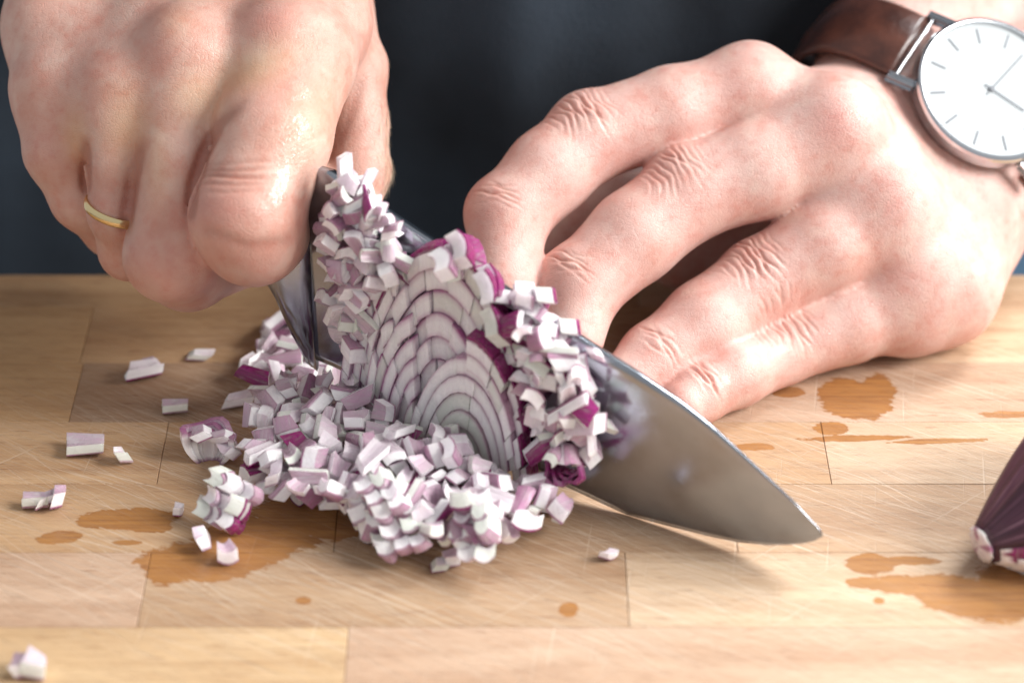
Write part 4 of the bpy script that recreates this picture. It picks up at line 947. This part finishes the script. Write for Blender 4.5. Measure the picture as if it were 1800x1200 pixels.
# magenta-skinned cells stacked over the blade's spine
def chunk(label, cells, mat_axes, origin, name='onion_chunk'):
    """cells: (i, j, k, kind) on a grid with spacing axes; dice still hanging together"""
    root = empty(name, origin); tag(root, label, 'onion piece')
    ex, ey, ez = [np.array(a, float) for a in mat_axes]
    for (i, j, k_, kd) in cells:
        T, W, Ln = cube_dims(kd)
        p = ex * i + ey * j + ez * k_
        sx, sy, szz = np.linalg.norm(ex) * .98 / T, np.linalg.norm(ey) * .97 / W, np.linalg.norm(ez) * .97 / Ln
        m = Matrix((unit(ex), unit(ey), unit(ez))).transposed()
        q_ = m.to_quaternion() @ Euler((rnd.uniform(-.10, .10), rnd.uniform(-.10, .10), rnd.uniform(-.10, .10))).to_quaternion()
        put(kd, p + np.array([rnd.uniform(-.05, .05) for _ in range(3)]), quat=q_, scale=(sx, sy, szz), name='dice', parent=root)
    return root
WH = [i for i in range(len(KINDS)) if not KINDS[i]['skin']]
SKN = [0, 1, 2, 3]
def rw(): return rnd.choice(WH)
def ax(o, e, n_, l): """vector along image right/up/towards camera"""; return (RIGHT * o + UP * e - FWD * n_) * l
up_ = unit(0.92 * Z + 0.1 * KU)
# blocks rising over the spine, (790-880, 405-560)
for (px, py, n1_, lab) in [(822, 440, 3, 'topmost stack of magenta-skinned onion cells above the spine of the knife'), (866, 500, 2, 'second stack of magenta-skinned onion cells, just below the topmost one'), (886, 575, 2, 'third stack of magenta-skinned onion cells, lowest of the column')]:
    dv = ax(.80, .42 if n1_ == 3 else .25, .25, .42); al = ax(.30, -.92, .1, .60 if n1_ == 3 else .66); dp = ax(-.62, .34, .55, .40)
    dp = unit(np.cross(dv, al)) * .36
    chunk(lab, [(0, 0, k_ - 1, rnd.choice(SKN)) for k_ in range(n1_)] + ([(-1, 0, k_ - 1, rw()) for k_ in range(n1_)] if n1_ == 3 else []), (dv, al, dp), KP(px, py, .45))
# white slabs with magenta rims lying across the spine
for (px, py, lab, n_) in [(945, 548, 'white onion slabs with thin magenta rims lying across the spine, upper of two', 3), (985, 600, 'white onion slabs with magenta ends, below the upper pair on the spine', 3)]:
    e_ = ax(.86, -.42, .1, .42); f_ = ax(.2, .12, .9, .5); g_ = unit(np.cross(e_, f_)) * .30
    chunk(lab, [(0, j, -1, SKN[j % 4]) for j in (0, 1)] + [(-1, j, 0, rw()) for j in (0, 1)] + [(-2, 0, 0, rw()), (0, 0, 0, rw()), (-1, 0, -1, rw())], (e_, f_, g_), KP(px, py, .15))
# --- loose dice clinging to the blade
def inside(x, y, poly):
    c = False; n = len(poly)
    for i in range(n):
        x1, y1 = poly[i]; x2, y2 = poly[(i + 1) % n]
        if (y1 > y) != (y2 > y) and x < (x2 - x1) * (y - y1) / (y2 - y1) + x1: c = not c
    return c
def cling(poly, count, dlo, dhi, label, lsk, group, gap=26, skp=.12, seed=1, upright=.6, big=1.0):
    r = random.Random(seed); done = []; x0, x1 = min(p[0] for p in poly), max(p[0] for p in poly); y0, y1 = min(p[1] for p in poly), max(p[1] for p in poly)
    t = 0
    while len(done) < count and t < 8000:
        t += 1; x, y = r.uniform(x0, x1), r.uniform(y0, y1)
        if not inside(x, y, poly): continue
        lay = len(done) * 2 >= count
        d = (dlo + dhi) / 2 + r.uniform(.1, (dhi - dlo) / 2) if lay else dlo + r.uniform(0, (dhi - dlo) / 3)
        if any((x - a) ** 2 + (y - b) ** 2 < gap ** 2 and lay == l2 for a, b, l2 in done): continue
        done.append((x, y, lay))
        sk = r.random() < skp; kd = r.choice(SKN) if sk else r.choice(WH)
        base = Matrix((KN, Z, np.cross(KN, Z))).transposed().to_quaternion()
        q_ = base @ Euler((r.gauss(0, .5) + r.choice((0, 1.57)), r.gauss(0, .45), r.gauss(0, .5) + r.choice((0, 1.57, 3.14))), 'XYZ').to_quaternion()
        put(kd, KP(x, y, d), quat=q_, scale=big * r.uniform(.85, 1.1), label=lsk if sk else label, group=group)
G1 = 'onion dice clinging to the blade near the handle'; G2 = 'onion dice clinging to the blade towards its tip'
cling([(572, 385), (600, 310), (668, 350), (700, 420), (705, 470), (640, 520), (600, 505), (575, 440)], 58, .3, .9, 'white and lilac onion dice clinging high on the blade near the handle', 'magenta-skinned onion dice clinging high on the blade near the handle', G1, 18, .08, 3)
cling([(592, 470), (640, 490), (650, 560), (640, 645), (612, 640), (590, 560)], 18, .25, .7, 'white and lilac onion dice clinging low on the blade left of the arched slices', 'magenta-skinned onion dice clinging low on the blade left of the arched slices', G1, 22, .1, 21, big=1.15)
0 and cling([(700, 415), (760, 415), (765, 440), (720, 470), (690, 480)], 6, .8, 1.05, 'white and lilac onion dice clinging high on the blade near the handle', 'magenta-skinned onion dice clinging high on the blade near the handle', G1, 38, .0, 9)
cling([(895, 560), (940, 590), (1015, 630), (1035, 700), (1045, 790), (1010, 815), (950, 790), (925, 700)], 60, .3, .95, 'white and lilac onion dice clinging to the blade right of the slices', 'magenta-skinned onion dice clinging to the blade right of the slices', G2, 18, .34, 5, big=1.1)
def px_dice(x, y, d, kd, rot, sc_, lab):
    base = Matrix((RIGHT, UP, -FWD)).transposed().to_quaternion()
    put(kd, KP(x, y, d), quat=base @ Euler(rot).to_quaternion(), scale=sc_, label=lab)
# upright petals at the very top left
for (x, y, rz, s_, lab) in [(612, 302, .05, (1.3, .8, 1.1), 'slender white onion petal standing highest above the spine by the fingers'), (628, 345, -.35, (1.2, .9, 1.2), 'slender lilac onion petal leaning right below the highest petal'), (602, 350, .2, (1.2, .9, 1.2), 'slender lilac onion petal leaning left below the highest petal'), (646, 325, -.5, (.9, .7, 1.0), 'small lilac-tipped onion petal right of the highest petal'), (660, 370, -.1, (1.3, 1.4, .95), 'broad white onion dice below the petals, next to the thumb')]:
    px_dice(x, y, .45, 10, (1.4, .25, rz), s_, lab)
# dark purple piece and long pale ones low on the blade, right
for (x, y, d, kd, rot, s_, lab) in [
    (990, 762, .7, 5, (1.5, .2, -1.25), (1, .9, 1.25), 'long cream onion stick lying flat on the blade above the dark purple scrap'),
    (1028, 655, .5, 7, (1.5, .3, .15), (1, .9, 1.25), 'large cream onion dice at the right rim, below the spine slabs'),
    (1046, 618, .4, 8, (.9, .3, 1.15), (.8, .8, .9), 'small glossy white onion dice perched at the spine'),
    (1042, 770, .6, 10, (1.5, .1, .1), (.9, .7, 1.1), 'upright lilac-edged onion sliver at the right end of the clinging dice'),
    (1072, 745, .32, 12, (1.5, .3, .3), (.8, .8, .8), 'translucent onion dice furthest along the blade towards the tip')]:
    px_dice(x, y, d, kd, rot, s_, lab)
# ---------------------------------------------------------------- crumpled dark skin pieces
def shells(name, label, centre, n, rad, ax_, up, col_fn, rot=0.0, open_=1.5, cat='onion piece', h=.9, thick=.09, rip=.08, parent=None):
    """a stack of curved layer pieces nested in one another"""
    root = empty(name, centre); tag(root, label, cat)
    u = unit(ax_); w_ = unit(up); v3 = np.cross(w_, u)
    for i in range(n):
        r0 = rad * (1 - .17 * i); V = []; C_ = []; na, nh = 10, 6
        a_off = rnd.uniform(-.25, .25) + rot; hh = h * (1 - .10 * i)
        for lay in (0, 1):
            for j in range(nh + 1):
                t = j / nh
                for a in range(na + 1):
                    g = (a / na - .5) * 2 * open_ * (1 - .15 * i) + a_off
                    rr_ = (r0 - lay * thick) * (math.sin(min(1.0, .35 + t) * 1.45)) * (1 + rip * math.sin(g * 4 + i * 2))
                    V.append(np.array(centre) + u * rr_ * math.sin(g) + v3 * rr_ * math.cos(g) + w_ * (t * hh + .06 * math.sin(g * 3 + i) * t)); C_.append(col_fn(t, lay, i, a / na))
        M = (na + 1) * (nh + 1); Fc = []
        for j in range(nh):
            for a in range(na):
                b = j * (na + 1) + a; Fc.append((b, b + 1, b + na + 2, b + na + 1)); Fc.append((M + b, M + b + na + 1, M + b + na + 2, M + b + 1))
        rim = list(range(na + 1)) + [(j + 1) * (na + 1) + na for j in range(nh)] + [nh * (na + 1) + a for a in range(na - 1, -1, -1)] + [j * (na + 1) for j in range(nh - 1, 0, -1)]
        for q_ in range(len(rim)): a, b = rim[q_], rim[(q_ + 1) % len(rim)]; Fc.append((b, a, a + M, b + M))
        o = meshobj('onion_layer', V, Fc, ONION, root, False); paint(o.data, C_)
        b2 = bmesh.new(); b2.from_mesh(o.data); bmesh.ops.recalc_face_normals(b2, faces=b2.faces[:]); b2.to_mesh(o.data); b2.free()
    return root
NESTED = shells('onion_piece', 'lilac onion piece of nested curved layers with dark purple edges, left of the heap', gnd(368, 812), 4, .62, RIGHT, Z,
       lambda t, l, i, a: (.6 if t < .10 or t > .93 else 0, (.8 if t < .12 or t > .9 else .12), 0), open_=1.9, h=.80, thick=.14)
shells('onion_piece', 'crumpled dark purple onion scrap stuck low on the blade', KP(1005, 818, .55), 4, .5, KU, unit(Z * .5 + KN * .8),
       lambda t, l, i, a: (1.0 if (i + int(a * 5)) % 3 else .7, 1, 0), open_=1.9, h=.5, rip=.2)
shells('onion_piece', 'dark grey-purple curved onion scrap under the left end of the heap', gnd(565, 850), 3, .55, RIGHT, Z,
       lambda t, l, i, a: (.9, 1, 0), open_=1.5, h=.7)
for q_, (dx_, dy_, dz_) in enumerate([(-.12, 0, .72), (.28, -.05, .66), (.50, -.15, .42)]): put(rw(), (dx_, dy_, dz_), rot=Euler((.3 * q_, 1.3, .5 * q_)), name='dice', parent=NESTED)
# ---------------------------------------------------------------- pieces scattered on the board
def scatter(x, y, kinds, rz, tilt, s_, lab, spread=.25):
    if len(kinds) == 1:
        kd = kinds[0]; T, W, Ln = cube_dims(kd)
        put(kd, gnd(x, y, .5 * T * s_[0] + .04) , rot=Euler((tilt, 1.5708, rz), 'XYZ'), scale=s_, label=lab); return
    root = empty('onion_piece', gnd(x, y)); tag(root, lab, 'onion piece')
    for i, kd in enumerate(kinds):
        T, W, Ln = cube_dims(kd); a = rz + 1.57
        off = (i - (len(kinds) - 1) / 2) * spread
        put(kd, (off * math.cos(rz), off * math.sin(rz), .5 * T * s_[0] + .03 + .02 * i), rot=Euler((tilt + .1 * i, 1.5708, rz + .15 * i), 'XYZ'), scale=s_, name='dice', parent=root)
for a in [
    (262, 660, [0, 6], .6, .3, (1.2, 1.0, .9), 'white onion dice with a dark purple skin flake on top, on the brown strip'),
    (352, 624, [1], .35, .5, (.8, .8, 1.0), 'thin purple-edged onion sliver on the tan wood, farthest back of the scattered pieces', .3),
    (308, 718, [5], .2, .1, (1.1, .9, .7), 'small plain white onion dice alone on the brown strip'),
    (418, 706, [10], .15, .0, (1.1, .8, .9), 'long white onion stick lying left of the heap on the brown strip'),
    (150, 786, [5], .1, .0, (1.3, 1.7, 1.0), 'flat white onion slab wider than the rest on the tan strip at far left'),
    (215, 804, [12], .5, .1, (1.1, 1.0, .7), 'small white onion dice right next to the flat white piece'),
    (84, 893, [5, 7, 9], .05, .05, (1.3, .8, .7), 'three white onion cells joined side by side at the left edge of the stain'),
    (313, 898, [3], .0, .2, (.7, .5, .4), 'tiny dark purple onion crumb on the wet stain'),
    (356, 950, [13], .5, .3, (1.2, 1.0, .8), 'onion dice with a purple corner on the wet stain, left of its twin'),
    (397, 974, [14], -1.2, .2, (1.2, .9, .8), 'white onion dice crossed by a purple line, standing in the wet stain'),
    (645, 944, [16], 1.5, .2, (.9, .6, .8), 'narrow upright onion sliver just in front of the heap'),
    (765, 920, [7], .1, .1, (1.1, .7, .5), 'small cream onion cube in front of the heap between two chunks'),
    (785, 998, [1, 14], .3, .2, (.9, .8, .7), 'bent lilac onion scrap lying alone in front of the heap'),
    (1070, 976, [2], -.7, .3, (1.0, .9, .7), 'white onion dice with a dark magenta cap, right of the heap near the blade'),
    (52, 1186, [6, 11], .0, .1, (1.4, 1.1, 1.0), 'blurred white and lilac onion piece at the nearest corner of the board'),
    (535, 868, [0], 1.4, .5, (1.0, .9, .7), 'onion dice with a striped pink face below the left end of the heap'),
    (955, 890, [10], -.25, .1, (1.1, .9, 1.1), 'long white onion stick pointing right from the heap'),
    (575, 885, [2], .6, .3, (1.0, .8, .7), 'small magenta-faced onion crumb at the left front foot of the heap'),
    (232, 660, [8], 1.0, .2, (.8, .7, .7), 'tiny white onion crumb beside the purple-topped dice on the brown strip'),
    (885, 940, [13, 17], -.6, .2, (1.0, .9, .9), 'white onion stick with a lilac tip lying right front of the heap')]:
    scatter(*a)
# chunks of dice still hanging together on the heap's front
def on_heap(x, y, h): return gnd(x, y, h)
cA = [(i, j, k_, rw()) for i in range(5) for j in range(3) for k_ in (0,)] + [(i, j, 1, rw()) for i in (0, 1, 2) for j in (1, 2)]
chunk('checkered onion chunk of lilac-lined dice sloping down the front of the heap', cA, (ax(.50, -.72, .48, .36), ax(.76, .30, .25, .42), ax(-.2, .6, .75, .28)), gnd(626, 880, 1.0))
cB = [(i, j, 0, rw()) for i in range(4) for j in range(2)] + [(0, 0, 1, 1), (2, 1, 1, rw()), (1, 1, 1, rw())]
chunk('upright onion chunk of two dice columns at the right front of the heap', cB, (ax(.12, -.90, .35, .38), ax(.86, .12, .3, .44), ax(-.1, .3, .9, .30)), gnd(815, 890, 1.22))
cC = [(i, j, 0, rw()) for i in range(3) for j in range(3)] + [(2, j, 1, rw()) for j in range(2)]
cC = [(i, j, k_, (SKN[j % 3] if i == 2 and j < 2 else kd)) for (i, j, k_, kd) in cC]
chunk('onion chunk with a shiny bright magenta skin side, left of the heap', cC, (ax(.80, -.36, .3, .40), ax(.45, .80, .15, .42), ax(-.4, .3, .85, .28)), gnd(362, 898, .42))
# ---------------------------------------------------------------- the uncut onion half at the right edge
def peel_material():
    k = N('red_onion_peel'); ct = k.n('ShaderNodeTexCoord')
    pc = k.mapping(ct.outputs['Object'], scale=(100, 100, 100))
    axd = unit(np.array([.80, .42, .14]))
    q = Vector(axd).rotation_difference(Vector((0, 0, 1))).to_euler()
    pr = k.mapping(pc, rot=tuple(q))
    at = k.n('ShaderNodeAttribute', attribute_name='layer')
    st = k.noise(k.mapping(at.outputs['Vector'], scale=(26, 1.4, 1)), 1.0, 5, 0.72, 0.5)
    n2 = k.noise(pr, .7, 3)
    c = k.ramp(st.outputs[0], [(0.30, (0.014, 0.005, 0.010)), (0.46, (0.045, 0.010, 0.026)), (0.58, (0.095, 0.030, 0.058)), (0.70, (0.26, 0.14, 0.18))])
    c = k.mix(k.rng(n2.outputs[0], .45, .7, 0, .4), c, (0.06, 0.032, 0.036, 1))
    return k.set(Base_Color=c, Roughness=0.42, Normal=k.bump(st.outputs[0], .4, .0008))
PEEL = peel_material()
def onion_half():
    root = empty('red_onion_half', gnd(1830, 960)); tag(root, 'uncut red onion half with its root end, cut off by the right edge', 'onion')
    c0 = gnd(1728, 955, .75); axd = unit(np.array([.86, .40, .16]))            # from root end into the bulb
    upv = unit(Z - axd * (Z @ axd)); side = np.cross(axd, upv)
    def shell(name, scale, r_, a0, a1, fn, t0=0.0, t1=1.0, mat=ONION, grow_=0.0):
        V = []; C_ = []; nt, na = 40, 96
        for i in range(nt + 1):
            t = t0 + (t1 - t0) * i / nt
            prof = (.42 + 2.25 * math.sin(min(1, max(0, t)) ** .85 * math.pi / 2) ** 1.15) * scale if t > 0 else .42 * scale
            for j in range(na + 1):
                a = a0 + (a1 - a0) * j / na
                rr_ = prof * (1 + .02 * math.sin(a * 7 + 3 * t) + .012 * math.sin(a * 17 + 5 * t)) 
                V.append(c0 + axd * (t * 5.2) + upv * rr_ * math.cos(a) * .92 + side * rr_ * math.sin(a)); C_.append(fn(t, a))
        Fc = [(i * (na + 1) + j, i * (na + 1) + j + 1, (i + 1) * (na + 1) + j + 1, (i + 1) * (na + 1) + j) for i in range(nt) for j in range(na)]
        me = meshdata(name, [v_ - np.array(root.location) / S for v_ in V], Fc, mat, True); paint(me, C_)
        o = link(name, me, root); m_ = o.modifiers.new('t', 'SOLIDIFY'); m_.thickness = .0012; m_.offset = -1
        return o
    shell('skin', 1.0, 0, -math.pi, math.pi, lambda t, a: (a / 3.14159, t, 0), mat=PEEL)
    # lifted outer layers near the root: pale edges
    V = []
    for k_, (a0, a1, sc_) in enumerate([(1.35, 2.7, 1.04), (1.75, 3.2, 1.08), (2.0, 3.5, 1.12)]):
        shell('onion_layer', sc_, 0, a0, a1, lambda t, a, k_=k_: ((0.0 if (t < .09 + .05 * k_ + .05 * math.sin(a * 3) or a > 3.0 - .2 * k_) else 1.0), .1 if t < .1 + .05 * k_ else 1, 0), .02 + .05 * k_, .9)
    bm = bmesh.new(); m_ = Matrix.Translation(Vector(c0 - axd * .05)) @ Vector(axd).to_track_quat('Z', 'Y').to_matrix().to_4x4()
    bmesh.ops.create_uvsphere(bm, u_segments=28, v_segments=14, radius=.42, matrix=m_ @ Matrix.Diagonal((1, 1, .18, 1)))
    for v_ in bm.verts: v_.co += Vector([rnd.uniform(-.02, .02) for _ in range(3)])
    o = from_bm('root_end', bm, ONION, root, True); paint(o.data, [(.05 if (i // 28) % 5 else .8, .25, 1.0) for i in range(len(o.data.vertices))])
onion_half()
# the part of the onion still held under the fingers, behind the blade
cD = [(i, j, k_, (SKN[(i + j) % 4] if k_ == 3 else rw())) for i in range(5) for j in range(3) for k_ in range(4)]
chunk('cut onion block held behind the blade under the curled fingers', cD, (KU * -.62, -KN * .42, Z * .58), kb(7.4, .35, -.75))
for o_ in list(col.objects):
    if o_.name.startswith('plank'): pass
